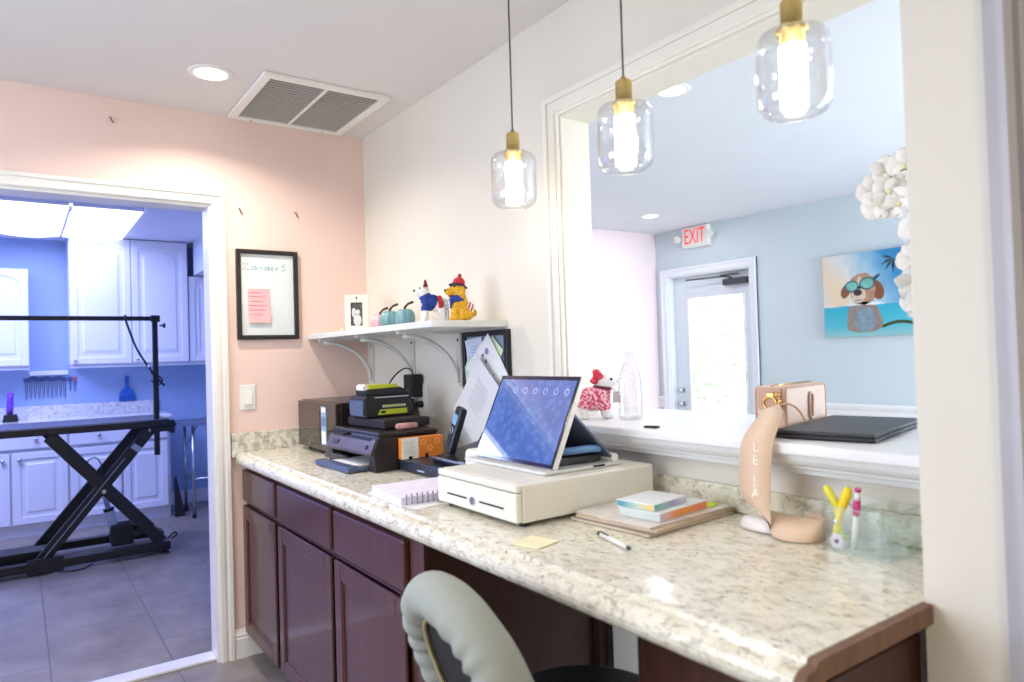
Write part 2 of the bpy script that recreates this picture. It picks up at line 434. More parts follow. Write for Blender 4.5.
# casing of the grooming-room opening: stepped profile, upright and head
m = MB()
for (w0, w1, d) in ((0.0, 0.058, 0.012), (0.004, 0.022, 0.018), (0.040, 0.055, 0.021)):
    m.span((DX + w0, -d, 0), (DX + w1, -0.0003 - w0 * 0.01, DT + w1)); m.span((-2.3, -d, DT + w0), (DX + w0, -0.0003 - w0 * 0.01, DT + w1))
m.span((DX - 0.012, 0.0, 0), (DX, 0.12, DT)); m.span((-2.25, 0.0, DT - 0.012), (DX - 0.012, 0.12, DT))
m.span((-2.25, 0, 0), (-2.238, 0.12, DT - 0.012)); m.span((-2.31, -0.015, 0), (-2.25, 0.0, DT + 0.058))
m.span((DX, 0.12, 0), (DX + 0.06, 0.135, DT + 0.06)); m.span((-2.3, 0.12, DT), (DX, 0.135, DT + 0.06))
struct('trim_1', m, TRIM)
m = MB(); m.span((-2.25, 0.03, 0.0), (DX - 0.012, 0.125, 0.014), 0.004); struct('trim_threshold', m, mat('white_marble', (226, 224, 226), 0.25, var=0.05, scale=12))
# baseboard on the pink wall beside the cabinet
m = MB(); m.prism([(0, 0), (-0.016, 0), (-0.016, 0.085), (-0.012, 0.092), (-0.014, 0.1), (-0.008, 0.112), (-0.004, 0.125), (0, 0.125)], 'x', DX + 0.058, -0.53); struct('baseboard_back', m, TRIM)
# pass-through casing on the office side
m = MB()
for (w0, w1, d) in ((0.0, 0.070, 0.012), (0.010, 0.030, 0.017), (0.048, 0.066, 0.021)):
    m.span((-d, OY0 + w0, OZ0 + 0.026), (-0.0003 - w0 * 0.01, OY0 + w1, OZ1 + w1)); m.span((-d, -2.776, OZ1 + w0), (-0.0003 - w0 * 0.01, OY0 + w0, OZ1 + w1))
struct('trim_2', m, mat('passthrough_trim', (232, 228, 216), 0.4, var=0.01))
m = MB(); m.span((0.0, OY0 - 0.006, OZ0), (0.12, OY0, OZ1)); m.span((0.0, -2.80, OZ1 - 0.006), (0.12, OY0 - 0.006, OZ1)); struct('trim_3', m, CREAM)
# deep ledge with a moulded apron
m = MB(); m.span((-0.10, -2.775, 1.085), (0.42, OY0 - 0.007, 1.11), 0.006, 3); m.span((0.12, -2.9, 1.085), (0.42, -2.775, 1.11)); m.span((0.13, OY0 - 0.007, 1.085), (0.42, -1.42, 1.11)); m.span((-0.10, OY0 - 0.007, 1.085), (-0.001, OY0 + 0.075, 1.11), 0.006, 3)
m.prism([(-0.002, 1.036), (-0.034, 1.036), (-0.038, 1.046), (-0.050, 1.050), (-0.052, 1.056), (-0.068, 1.062), (-0.078, 1.072), (-0.082, 1.085), (-0.002, 1.085)], 'y', -2.775, OY0 + 0.06)
struct('trim_sill', m, WTRIM)
# casing at the near edge of the partition
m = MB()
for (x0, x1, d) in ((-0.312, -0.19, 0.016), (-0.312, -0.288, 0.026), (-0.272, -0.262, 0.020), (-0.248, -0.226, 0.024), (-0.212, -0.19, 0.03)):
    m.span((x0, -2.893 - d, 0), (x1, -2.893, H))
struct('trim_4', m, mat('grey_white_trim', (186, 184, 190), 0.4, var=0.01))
# lobby: chair rail, door casing
m = MB(); rail = [(LX, 0.77), (LX - 0.014, 0.77), (LX - 0.014, 0.79), (LX - 0.02, 0.80), (LX - 0.02, 0.825), (LX - 0.03, 0.84), (LX - 0.036, 0.86), (LX - 0.03, 0.875), (LX, 0.875)]
m.prism(rail, 'y', -4.5, FD0 - 0.075); m.prism(rail, 'y', FD1 + 0.072, LY); struct('trim_chair_rail', m, WTRIM)
m = MB()
for (w0, w1, d) in ((0.0, 0.07, 0.016), (0.05, 0.07, 0.026)):
    q = LX - 0.0003 - w0 * 0.01; m.span((LX - d, FD0 - w1, 0), (q, FD0 - w0, FDZ + w1)); m.span((LX - d, FD1 + w0, 0), (q, FD1 + w1, FDZ + w1)); m.span((LX - d, FD0 - w0, FDZ + w0), (q, FD1 + w0, FDZ + w1))
m.span((LX, FD0, 0), (LX + 0.16, FD0 + 0.015, FDZ)); m.span((LX, FD1 - 0.015, 0), (LX + 0.16, FD1, FDZ)); m.span((LX, FD0 + 0.015, FDZ - 0.015), (LX + 0.16, FD1 - 0.015, FDZ))
DTRIM = mat('pale_blue_white_trim', (236, 240, 244), 0.4, var=0.01)
struct('trim_5', m, DTRIM)
m = MB(); m.span((0.55 - 0.0, 3.6, 0), (0.55, 3.6, 0)) if False else m.span((-0.36, 3.965, 0), (0.55, 3.98, 0.12)); struct('baseboard_grooming', m, WHITEL)

# ---- glazed lobby door
dr = MB(); x0, x1 = LX + 0.07, LX + 0.11
a0, a1, z1 = FD0 + 0.017, FD1 - 0.017, FDZ - 0.018
dr.span((x0, a0, 0.01), (x1, a0 + 0.10, z1), 0.003); dr.span((x0, a1 - 0.16, 0.01), (x1, a1, z1), 0.003)
dr.span((x0, a0 + 0.10, 1.80), (x1, a1 - 0.16, z1), 0.003); dr.span((x0, a0 + 0.10, 0.01), (x1, a1 - 0.16, 0.28), 0.003)
door = struct('door_1', dr, mat('door_blue_white', (222, 230, 236), 0.35, var=0.01))
g = MB(); g.span((x0 + 0.017, a0 + 0.10, 0.28), (x0 + 0.023, a1 - 0.16, 1.80)); tag(g.build('pane', PANE, door), kind='structure')
g = MB()
for (ya, yb, za, zb) in ((a0 + 0.10, a0 + 0.115, 0.28, 1.80), (a1 - 0.175, a1 - 0.16, 0.28, 1.80), (a0 + 0.115, a1 - 0.175, 1.785, 1.80), (a0 + 0.115, a1 - 0.175, 0.28, 0.295)): g.span((x0 - 0.006, ya, za), (x0, yb, zb))
tag(g.build('glazing_bead', WTRIM, door), kind='structure')
for zz, rr in ((0.93, 0.026), (0.80, 0.030)):
    g = MB(); g.cyl((x0, a1 - 0.075, zz), (x0 - 0.012, a1 - 0.075, zz), rr); g.ell((x0 - 0.04, a1 - 0.075, zz), rr * 0.75); g.cyl((x0, a1 - 0.075, zz), (x0 - 0.035, a1 - 0.075, zz), 0.010); tag(g.build('deadbolt' if zz > 0.9 else 'door_knob', STEEL, door), kind='structure')
g = MB(); g.span((x0 - 0.05, a0 + 0.03, 1.875), (x0, a0 + 0.29, 1.93), 0.006); g.tube([(x0 - 0.03, a0 + 0.20, 1.935), (x0 - 0.06, a0 + 0.25, 1.95), (x0 - 0.10, a0 + 0.66, 1.955)], 0.007); g.box((x0 - 0.06, a0 + 0.20, 1.962), (0.03, 0.18, 0.012)); tag(g.build('door_closer', DGREY, door), kind='structure')
# ---- windows out of the picture: frame and pane
def window(name, axis, p, a0, a1, z0, z1):
    m = MB(); t = 0.045
    def sp(mm, a, b, za, zb, d0=-0.03, d1=0.03):
        if axis == 'x': mm.span((p + d0, a, za), (p + d1, b, zb))
        else: mm.span((a, p + d0, za), (b, p + d1, zb))
    for q in ((a0, a0 + t, z0, z1), (a1 - t, a1, z0, z1), (a0, a1, z0, z0 + t), (a0, a1, z1 - t, z1), ((a0 + a1) / 2 - 0.02, (a0 + a1) / 2 + 0.02, z0, z1)): sp(m, *q)
    o = struct(name, m, WTRIM)
    g = MB(); sp(g, a0, a1, z0, z1, -0.003, 0.003); tag(g.build('pane', PANE, o), kind='structure')
window('window_1', 'x', -2.95, -2.6, -0.6, 0.7, 2.15)
window('window_added', 'y', -4.62, 2.0, 3.5, 0.4, 2.2)  # unseen lobby window, put in to let more light into the lobby

# ------------------------------------------------------------------ camera
cam = bpy.data.cameras.new('camera'); co = bpy.data.objects.new('camera', cam); COL.objects.link(co); SC.camera = co
FPX, CX, CY, CZ, YAW, PITCH, ROLL = 698.64265, -1.45109852, -3.30693012, 1.32023313, 0.616871254, 0.019071785, -0.0304929813
cam.sensor_fit = 'HORIZONTAL'; cam.sensor_width = 36.0; cam.lens = FPX / 1024 * 36.0; cam.clip_start = 0.05; cam.clip_end = 200
cy_, sy_, cp_, sp_ = math.cos(YAW), math.sin(YAW), math.cos(PITCH), math.sin(PITCH)
F = Vector((sy_ * cp_, cy_ * cp_, sp_)); R0 = Vector((cy_, -sy_, 0)); U0 = R0.cross(F)
R_ = R0 * math.cos(ROLL) + U0 * math.sin(ROLL); U_ = -R0 * math.sin(ROLL) + U0 * math.cos(ROLL)
co.matrix_world = Matrix(((R_.x, U_.x, -F.x, CX), (R_.y, U_.y, -F.y, CY), (R_.z, U_.z, -F.z, CZ), (0, 0, 0, 1)))
cam.dof.use_dof = True; cam.dof.focus_distance = 2.5; cam.dof.aperture_fstop = 3.2

# ------------------------------------------------------------------ world and daylight
SC.cycles.transparent_max_bounces = 32
w = bpy.data.worlds.new('world'); SC.world = w; w.use_nodes = True
bg = w.node_tree.nodes['Background']; bg.inputs['Color'].default_value = (0.80, 0.90, 1.0, 1); bg.inputs['Strength'].default_value = 3.1
SC.view_settings.view_transform = 'Standard'; SC.view_settings.look = 'None'; SC.view_settings.gamma = 1.0
SC.view_settings.use_curve_mapping = False; SC.view_settings.exposure = 0.32
lamp('unseen_window_light', 'AREA', (-2.88, -1.6, 1.45), 22, (208, 222, 255), 1.35, 1.9, (0, -PI / 2, 0))
lamp('unseen_window_light', 'AREA', (2.75, -4.5, 1.3), 112, (226, 238, 255), 1.4, 1.7, (PI / 2, 0, 0))  # light panel at the added lobby window, lifts the lobby brightness
lamp('hall_fill_light', 'AREA', (-1.5, -4.3, 2.43), 20, (255, 246, 234), 0.5)  # warm fill added behind the camera, no fixture modelled
lamp('office_fill_light', 'AREA', (-2.1, -1.7, 2.43), 9, (255, 246, 234), 0.2)  # added out-of-view fill to even out the office walls
# ================================================================== counter run
CT = 0.916
t = thing('countertop', 'long cream granite countertop with an ogee front edge under the pass-through', 'countertop', (-0.33, -1.4, 0.876))
prof = [(-0.002, 0.878), (-0.002, CT), (-0.612, CT), (-0.618, 0.9155), (-0.621, 0.9125), (-0.6225, 0.9085), (-0.628, 0.9075), (-0.636, 0.9065), (-0.645, 0.903), (-0.652, 0.896), (-0.656, 0.887), (-0.656, 0.878), (-0.652, 0.869), (-0.645, 0.862), (-0.636, 0.858), (-0.625, 0.858), (-0.618, 0.864), (-0.616, 0.878)]
m = MB(); m.prism(prof, 'y', -0.021, -2.775, smooth=False); m.build('slab', GRAN, t)
m = MB(); m.prism([(-0.305, 0.886), (-0.305, CT - 0.001), (-0.612, CT - 0.001), (-0.618, 0.9145), (-0.621, 0.9115), (-0.6225, 0.9075), (-0.636, 0.9055), (-0.645, 0.902), (-0.652, 0.895), (-0.655, 0.887), (-0.655, 0.878), (-0.652, 0.869), (-0.645, 0.862), (-0.636, 0.859), (-0.622, 0.870), (-0.60, 0.886)], 'y', -2.7755, -2.790)
tag(m.build('end_board', wood_mat('raw_brown_edge', (106, 74, 54), (128, 94, 72), 0.6), t), 'bare brown end edge')
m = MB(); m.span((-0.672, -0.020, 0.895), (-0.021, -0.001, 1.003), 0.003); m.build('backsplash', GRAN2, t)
m = MB(); m.span((-0.020, -2.775, 0.917), (-0.001, -0.021, 0.979), 0.003); m.build('backsplash', GRAN, t)

def panel_door(name, parent, x, y0, y1, z0, z1, mm, arch=False, axis='x', raised=False, sgn=-1, fw=0.055):
    """framed door lying in the plane x (or y) = const, facing -axis; returns its mesh object"""
    m = MB(); th = 0.020
    def P(a, d, z): return (x + sgn * d, a, z) if axis == 'x' else (a, x + sgn * d, z)
    def sp(a0, a1, d0, d1, za, zb, bev=0.0):
        p = P(a0, d0, za); q = P(a1, d1, zb)
        m.span([min(i, j) for i, j in zip(p, q)], [max(i, j) for i, j in zip(p, q)], bev)
    sp(y0, y1, 0, 0.012, z0, z1)
    for q in ((y0, y0 + fw, z0, z1), (y1 - fw, y1, z0, z1), (y0 + fw - 0.001, y1 - fw + 0.001, z0, z0 + fw)): sp(q[0], q[1], 0.0, th, q[2], q[3], 0.004)
    n = 14
    if not arch: sp(y0 + fw - 0.001, y1 - fw + 0.001, 0.0, th, z1 - fw, z1, 0.004)
    else:
        a, b = y0 + fw - 0.001, y1 - fw + 0.001; pts = [(a, z1), (a, z1 - fw - 0.05)]
        for k in range(1, n): pts.append((a + (b - a) * k / n, z1 - fw - 0.05 + 0.05 * math.sin(PI * k / n) ** 0.7))
        pts += [(b, z1 - fw - 0.05), (b, z1)]
        vs = [P(p[0], d, p[1]) for d in (0.0, th) for p in pts]; k = len(pts)
        m.raw(vs, [tuple(range(k)), tuple(range(2 * k - 1, k - 1, -1))] + [(i, (i + 1) % k, k + (i + 1) % k, k + i) for i in range(k)])
    if raised:
        g = 0.03
        pts = [(y0 + fw + g, z0 + fw + g), (y1 - fw - g, z0 + fw + g)]
        a, b = y1 - fw - g, y0 + fw + g; zt = z1 - fw - g - (0.05 if arch else 0)
        if arch: pts += [(a + (b - a) * k / n, zt + 0.05 * math.sin(PI * k / n) ** 0.7) for k in range(n + 1)]
        else: pts += [(a, zt), (b, zt)]
        cx = sum(p[0] for p in pts) / len(pts); cz = (z0 + z1) / 2
        inn = [(cx + (p[0] - cx) * 0.86, cz + (p[1] - cz) * 0.93) for p in pts]; k = len(pts)
        vs = [P(p[0], 0.012, p[1]) for p in pts] + [P(p[0], 0.019, p[1]) for p in inn]
        m.raw(vs, [tuple(range(k, 2 * k))] + [(i, (i + 1) % k, k + (i + 1) % k, k + i) for i in range(k)])
    else:
        # small inner bead
        q = 0.008
        for c in ((y0 + fw, y0 + fw + q, z0 + fw, z1 - fw), (y1 - fw - q, y1 - fw, z0 + fw, z1 - fw), (y0 + fw, y1 - fw, z0 + fw, z0 + fw + q), (y0 + fw, y1 - fw, z1 - fw - q, z1 - fw)): sp(c[0], c[1], 0.0, 0.016, c[2], c[3])
    return m.build(name, mm, parent)

t = thing('base_cabinet', 'dark stained wooden base cabinet with three drawers above three panelled doors', 'cabinet', (-0.3, -0.85, 0))
m = MB(); m.span((-0.612, -1.71, 0.10), (-0.002, -0.0215, 0.857)); m.span((-0.545, -1.69, 0.0), (-0.01, -0.0215, 0.0995)); m.span((-0.617, -1.715, 0.10), (-0.605, -1.64, 0.857), 0.002)
m.build('carcass', CAB, t)
for (a, b) in ((-0.495, -0.023), (-1.100, -0.535), (-1.630, -1.130)):
    m = MB(); m.box((-0.623, (a + b) / 2, 0.772), (0.020, b - a, 0.136), 0.006); m.build('drawer', CAB, t)
    panel_door('door', t, -0.613, a, b, 0.115, 0.682, CAB)
t = thing('end_cabinet', 'dark brown wooden pedestal panel holding up the near end of the counter', 'cabinet', (-0.4, -2.6, 0))
m = MB(); m.span((-0.60, -2.76, 0.0), (-0.285, -2.446, 0.857), 0.002); m.build('body', wood_mat('reddish_brown_wood', (58, 30, 22), (74, 40, 30), 0.4), t)
m = MB(); m.span((-0.606, -2.745, 0.08), (-0.60, -2.462, 0.842), 0.002); m.build('front_panel', MATS['reddish_brown_wood'], t)
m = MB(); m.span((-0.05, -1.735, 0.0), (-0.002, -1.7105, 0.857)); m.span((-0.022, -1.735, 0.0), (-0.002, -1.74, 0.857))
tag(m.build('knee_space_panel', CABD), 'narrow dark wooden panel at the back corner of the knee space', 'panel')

# ================================================================== wall shelf and what it carries
t = thing('wall_shelf', 'pale corner wall shelf on curved brackets above the microwave', 'shelf', (-0.155, -0.62, 1.41))
SHF = mat('pale_shelf_laminate', (222, 222, 218), 0.35, var=0.015, scale=10)
m = MB(); m.span((-0.312, -1.236, 1.420), (-0.001, -0.001, 1.444), 0.003); m.build('board', SHF, t)
for y in (-0.06, -0.50, -0.90):
    m = MB(); n = 12; th = 0.010
    outer = [(-0.27 + 0.0, 1.418)] + [(-0.27 + 0.25 * (1 - math.cos(a)) , 1.410 - 0.20 * math.sin(a)) for a in [PI / 2 * k / n for k in range(n + 1)]] + [(-0.003, 1.20), (-0.003, 1.418)]
    inner = [(-0.27 + 0.018 + 0.232 * (1 - math.cos(a)), 1.408 - 0.182 * math.sin(a)) for a in [PI / 2 * k / n for k in range(n + 1)]]
    # arc strip, top leg and wall leg
    arc = [(-0.25 + 0.235 * math.sin(a), 1.212 + 0.19 * math.cos(a)) for a in [PI / 2 * k / n for k in range(n + 1)]]
    m.tube([(p[0], y, p[1]) for p in arc], 0.0095, 6)
    m.span((-0.275, y - 0.012, 1.410), (-0.003, y + 0.012, 1.420)); m.span((-0.010, y - 0.012, 1.20), (-0.002, y + 0.012, 1.412))
    m.build('bracket', SHF, t)
    for z in (1.385, 1.23): m = MB(); m.cyl((-0.010, y, z), (-0.013, y, z), 0.005); m.build('screw', BLK, t)

SZ = 1.444
# photo frame
t = thing('photo_frame', 'cream standing photo frame with a black and white picture on the shelf', 'photo frame', (-0.205, -0.35, SZ), math.radians(-26))
def lean(p, c=0.985, s=0.17): return (p[0], p[1] * c + (p[2]) * s, p[2] * c - p[1] * s + 0.002)
L_ = Matrix.Rotation(math.radians(-10), 4, 'X') @ Matrix.Translation((0, 0, 0.003))
m = MB()
for lo, hi in (((-0.052, 0, 0), (-0.026, 0.016, 0.168)), ((0.026, 0, 0), (0.052, 0.016, 0.168)), ((-0.026, 0, 0), (0.026, 0.016, 0.024)), ((-0.026, 0, 0.132), (0.026, 0.016, 0.168))):
    k = len(m.bm.verts); m.span(lo, hi, 0.002)
for v in m.bm.verts: v.co = L_ @ v.co
m.build('frame', mat('cream_frame', (238, 230, 210), 0.4, var=0.02), t, local=True)
m = MB(); m.span((-0.026, 0.006, 0.024), (0.026, 0.012, 0.132))
for v in m.bm.verts: v.co = L_ @ v.co
ph = m.build('photograph', mat('dark_photo_print', (86, 84, 84), 0.3, var=0.5, scale=60), t, local=True)
m = MB(); m.ell((0.004, 0.0055, 0.05), (0.018, 0.002, 0.026)); m.ell((0.006, 0.0055, 0.088), (0.009, 0.002, 0.012)); m.ell((-0.012, 0.0055, 0.085), (0.010, 0.0018, 0.022))
for v in m.bm.verts: v.co = L_ @ v.co
m.build('pale_figures', mat('light_photo_print', (205, 204, 206), 0.3, var=0.1, scale=80), ph, local=True)
m = MB(); m.span((-0.0015, -0.002, 0.142), (0.0015, 0.001, 0.160)); m.span((-0.005, -0.002, 0.152), (0.005, 0.001, 0.155))
for v in m.bm.verts: v.co = L_ @ v.co
m.build('cross_emblem', BLK, t, local=True)
m = MB(); m.raw([L_ @ Vector(p) for p in ((-0.02, 0.016, 0.11), (0.02, 0.016, 0.11))] + [Vector((0.02, 0.07, 0.001)), Vector((-0.02, 0.07, 0.001)), Vector((-0.02, 0.075, 0.001)), Vector((0.02, 0.075, 0.001))], [(0, 1, 2, 3), (3, 2, 5, 4), (0, 1, 5, 4)]); m.build('easel_back', BLKM, t, local=True)
# little block
m = MB(); m.box((-0.235, -0.262, SZ + 0.009), (0.024, 0.024, 0.018), 0.004, 0.5); tag(m.build('trinket', mat('pale_yellow_ceramic', (236, 218, 168), 0.4)), 'tiny pale yellow trinket at the left end of the shelf', 'trinket')
# pumpkins
def pumpkin(name, label, x, y, r, hh, mm, stem=True, lean_=0.02):
    t = thing(name, label, 'pumpkin', (x, y, SZ), 0.4, 'ceramic pumpkins on the wall shelf')
    m = MB(); seg = 48; rings = 14; vs = []; fs = []
    for i in range(rings + 1):
        a = PI * i / rings
        for k in range(seg):
            b = 2 * PI * k / seg; lob = 1 - 0.13 * abs(math.sin(4 * b)) ** 0.0 * (1 - abs(math.sin(4 * b))) ** 2
            rr = r * math.sin(a) ** 0.85 * lob if 0 < i < rings else 0.001
            z = hh / 2 - hh / 2 * math.cos(a)
            dip = 0.012 * math.exp(-(rr / (r * 0.35)) ** 2)
            vs.append((rr * math.cos(b), rr * math.sin(b), z + (dip if i < rings / 2 else -dip)))
    zmin = min(v[2] for v in vs); vs = [(v[0], v[1], v[2] - zmin) for v in vs]
    for i in range(rings):
        for k in range(seg): fs.append((i * seg + k, i * seg + (k + 1) % seg, (i + 1) * seg + (k + 1) % seg, (i + 1) * seg + k))
    m.raw(vs, fs, None, True); m.build('gourd', mm, t, local=True)
    if stem:
        m = MB(); z0 = hh - 0.018
        m.tube([(0, 0, z0), (0.0, 0.0, z0 + 0.014), (lean_ * 0.5, -lean_ * 0.4, z0 + 0.028), (lean_ * 1.4, -lean_ * 1.0, z0 + 0.036)], [0.008, 0.005, 0.0045, 0.0055], 8); m.build('stem', mat('brown_twig', (70, 54, 40), 0.8, var=0.2), t, local=True)
TEAL = mat('teal_glaze', (116, 158, 164), 0.35, var=0.12, scale=25); ROSE = mat('rose_glaze', (226, 176, 180), 0.4, var=0.08, scale=25)
pumpkin('pumpkin', 'pink ceramic pumpkin peeking out behind the teal ones', -0.145, -0.47, 0.046, 0.080, ROSE)
pumpkin('pumpkin', 'teal ceramic pumpkin nearest the photo frame', -0.160, -0.60, 0.045, 0.086, TEAL)
pumpkin('pumpkin', 'teal ceramic pumpkin nearest the white dog figurine', -0.165, -0.75, 0.042, 0.084, TEAL)

# ---- dog figurines: local +x is the way they face
FURW = dots_mat('white_curly_fur', (236, 234, 230), (216, 214, 214), 90, 0.62)
FURY = dots_mat('golden_curly_fur', (224, 172, 40), (196, 134, 24), 120, 0.55)
NAVY = dots_mat('blue_knit', (26, 52, 134), (40, 72, 160), 160, 0.55)
REDK = dots_mat('red_knit', (176, 30, 46), (206, 60, 72), 160, 0.55)
EYE = mat('black_bead', (10, 10, 10), 0.15)
t = thing('dog_figurine', 'white terrier figurine in a blue jumper with a red band', 'figurine', (-0.165, -0.965, SZ), math.radians(158), 'dog figurines on the wall shelf')
m = MB()
m.ell((-0.022, 0, 0.078), (0.042, 0.024, 0.030), (0, 0.15, 0)); m.ell((0.012, 0, 0.085), (0.026, 0.024, 0.032)); m.cyl((0.020, 0, 0.09), (0.026, 0, 0.125), 0.021, 0.019)
m.ell((0.026, 0, 0.128), (0.023, 0.020, 0.020)); m.ell((0.042, 0, 0.126), (0.018, 0.013, 0.0125)); m.ell((0.046, 0, 0.116), (0.011, 0.011, 0.012))
for sx, sy, tx in ((0.018, 0.014, 0.024), (0.018, -0.014, 0.026)): m.cyl((sx, sy, 0.075), (tx, sy, 0.004), 0.0125, 0.0115); m.ell((tx + 0.004, sy, 0.008), (0.014, 0.0115, 0.008))
for sy in (0.014, -0.014): m.ell((-0.044, sy, 0.055), (0.019, 0.012, 0.028)); m.cyl((-0.050, sy, 0.045), (-0.046, sy, 0.004), 0.011, 0.010); m.ell((-0.042, sy, 0.008), (0.014, 0.011, 0.008))
m.tube([(-0.060, 0, 0.086), (-0.072, 0, 0.096), (-0.078, 0, 0.116)], [0.008, 0.007, 0.005], 8)
body = remesh(m.build('body', FURW, t, local=True), 0.0035)
for sy in (0.013, -0.013):
    m = MB(); m.cyl((0.018, sy, 0.142), (0.016 + (0.004 if sy > 0 else 0), sy * 1.35, 0.168), 0.010, 0.003, 10); m.build('ear', mat('dark_red_ear', (120, 40, 44), 0.7) if sy > 0 else FURW, t, local=True)
    m = MB(); m.ell((0.040, sy * 0.95, 0.136), 0.0038); m.build('eye', EYE, t, local=True)
m = MB(); m.ell((0.060, 0, 0.128), (0.005, 0.006, 0.0045)); m.build('nose', EYE, t, local=True)
m = MB(); m.ell((-0.004, 0, 0.082), (0.038, 0.028, 0.032), (0, 0.1, 0)); m.cyl((0.014, 0, 0.090), (0.024, 0, 0.112), 0.026, 0.022, 20)
for sy in (0.014, -0.014): m.cyl((0.018, sy, 0.080), (0.020, sy, 0.050), 0.0165, 0.0155)
j = remesh(m.build('jumper', NAVY, t, local=True), 0.0035)
m = MB(); m.lathe([(0.0285, -0.009), (0.031, -0.006), (0.031, 0.006), (0.0285, 0.009), (0.024, 0.009), (0.024, -0.009)], (-0.036, 0, 0.078), 24, Matrix.Rotation(PI / 2 + 0.15, 4, 'Y'), close=True); m.build('band', REDK, j, local=True)
m = MB(); m.tube([(-0.052, 0.022, 0.095), (-0.062, 0.026, 0.075), (-0.064, 0.026, 0.04), (-0.060, 0.024, 0.004)], 0.0035, 6); m.tube([(-0.046, 0.024, 0.09), (-0.054, 0.028, 0.07), (-0.053, 0.028, 0.03)], 0.003, 6); m.build('ribbon', stripe_mat('striped_ribbon', (240, 240, 240), (40, 44, 70), 120), t, local=True)

t = thing('dog_figurine', 'golden poodle figurine in a red and blue hat with a blue bandana', 'figurine', (-0.158, -1.162, SZ), math.radians(168), 'dog figurines on the wall shelf')
m = MB()
m.ell((-0.004, 0, 0.060), (0.026, 0.026, 0.044), (0, -0.25, 0)); m.ell((-0.026, 0, 0.032), (0.032, 0.030, 0.030)); m.ell((0.004, 0, 0.112), (0.026, 0.026, 0.025)); m.ell((0.030, 0, 0.106), (0.022, 0.017, 0.015)); m.cyl((0, 0, 0.08), (0.004, 0, 0.105), 0.022)
for sy in (0.013, -0.013): m.cyl((0.012, sy, 0.065), (0.018, sy, 0.004), 0.0115, 0.0115); m.ell((0.022, sy, 0.008), (0.014, 0.0115, 0.009))
for sy in (0.026, -0.026): m.ell((-0.022, sy, 0.026), (0.026, 0.012, 0.024)); m.ell((0.002, sy, 0.008), (0.014, 0.010, 0.008)); m.ell((-0.004, sy * 1.02, 0.104), (0.013, 0.010, 0.025))
m.ell((-0.055, 0, 0.03), (0.014, 0.011, 0.014))
remesh(m.build('body', FURY, t, local=True), 0.0035)
m = MB(); m.ell((0.050, 0, 0.110), (0.005, 0.007, 0.005)); m.build('nose', EYE, t, local=True)
for sy in (0.017, -0.017): 
    m = MB(); m.ell((0.022, sy, 0.124), 0.0036); m.build('eye', EYE, t, local=True)
m = MB(); m.ell((0.026, 0, 0.092), (0.013, 0.012, 0.007)); m.build('beard', mat('brown_beard', (128, 72, 30), 0.8), t, local=True)
m = MB(); m.lathe([(0.0, 0.032), (0.010, 0.030), (0.020, 0.020), (0.023, 0.006), (0.023, 0)], (0, 0, 0.128), 24, Matrix.Rotation(-0.22, 4, 'Y')); m.ell((-0.006, 0, 0.164), 0.007); hat = m.build('hat', REDK, t, local=True)
m = MB(); m.lathe([(0.022, 0.003), (0.034, -0.003), (0.0345, -0.006), (0.022, -0.002)], (0, 0, 0.130), 24, Matrix.Rotation(-0.22, 4, 'Y'), close=True); m.build('hat_brim', mat('navy_felt', (34, 40, 84), 0.8), hat, local=True)
m = MB(); m.lathe([(0.020, 0.012), (0.028, 0.004), (0.029, -0.006), (0.022, -0.014), (0.016, -0.010)], (0.004, 0, 0.082), 24); m.raw([(0.030, 0.018, 0.082), (0.030, -0.018, 0.082), (0.034, 0, 0.046), (0.026, 0.018, 0.082), (0.026, -0.018, 0.082), (0.028, 0, 0.046)], [(0, 1, 2), (5, 4, 3), (0, 3, 4, 1), (1, 4, 5, 2), (2, 5, 3, 0)]); m.build('bandana', NAVY, t, local=True)
m = MB(); m.lathe([(0.0335, -0.012), (0.036, -0.006), (0.036, 0.006), (0.0335, 0.012), (0.028, 0.012), (0.028, -0.012)], (-0.030, 0, 0.034), 24, Matrix.Rotation(PI / 2 - 0.35, 4, 'Y'), close=True); m.build('wrap', stripe_mat('red_white_stripes', (196, 36, 44), (240, 238, 236), 30), t, local=True)

# ================================================================== pink wall: whiteboard, note, switch, hooks
t = thing('whiteboard', 'black framed whiteboard with faint handwriting on the pink wall', 'whiteboard', (-0.495, -0.001, 1.424))
x0, x1, z0, z1 = -0.636, -0.355, 1.424, 1.838
m = MB()
m.frame('y', x0, x1, z0, z1, 0.020, -0.022, -0.001, 0.003)
m.build('frame', mat('black_brown_frame', (34, 30, 28), 0.4), t)
m = MB(); m.span((x0 + 0.018, -0.008, z0 + 0.018), (x1 - 0.018, -0.002, z1 - 0.018)); wb = m.build('board', mat('whiteboard_enamel', (222, 226, 226), 0.2, var=0.01), t)
# handwriting in thin marker strokes
strokes = [[(0, 0.9), (0.6, 0.95), (0.05, 0.05), (0.75, 0.1)], [(1.35, 0.5), (1.0, 0.55), (0.9, 0.2), (1.2, 0.02), (1.38, 0.5), (1.42, 0.02)], [(1.65, 0.5), (1.66, 0.0), (1.7, 0.4), (1.95, 0.5), (2.0, 0.0)], [(2.6, 0.45), (2.25, 0.4), (2.3, 0.02), (2.6, 0.1), (2.66, 0.95), (2.68, 0.0)], [(2.9, 0.25), (3.2, 0.35), (3.05, 0.55), (2.9, 0.25), (3.0, 0.0), (3.25, 0.08)], [(3.45, 0.5), (3.48, 0.0), (3.5, 0.3), (3.75, 0.5)], [(4.5, 0.85), (4.15, 0.95), (4.1, 0.6), (4.5, 0.45), (4.45, 0.05), (4.05, 0.1)]]
m = MB(); q = 0.040
for st in strokes: m.tube([(-0.605 + p[0] * q * 1.08, -0.0088, 1.745 + p[1] * q * 0.8) for p in st], 0.0015, 5)
m.build('handwriting', mat('teal_marker_ink', (150, 196, 192), 0.6), wb)
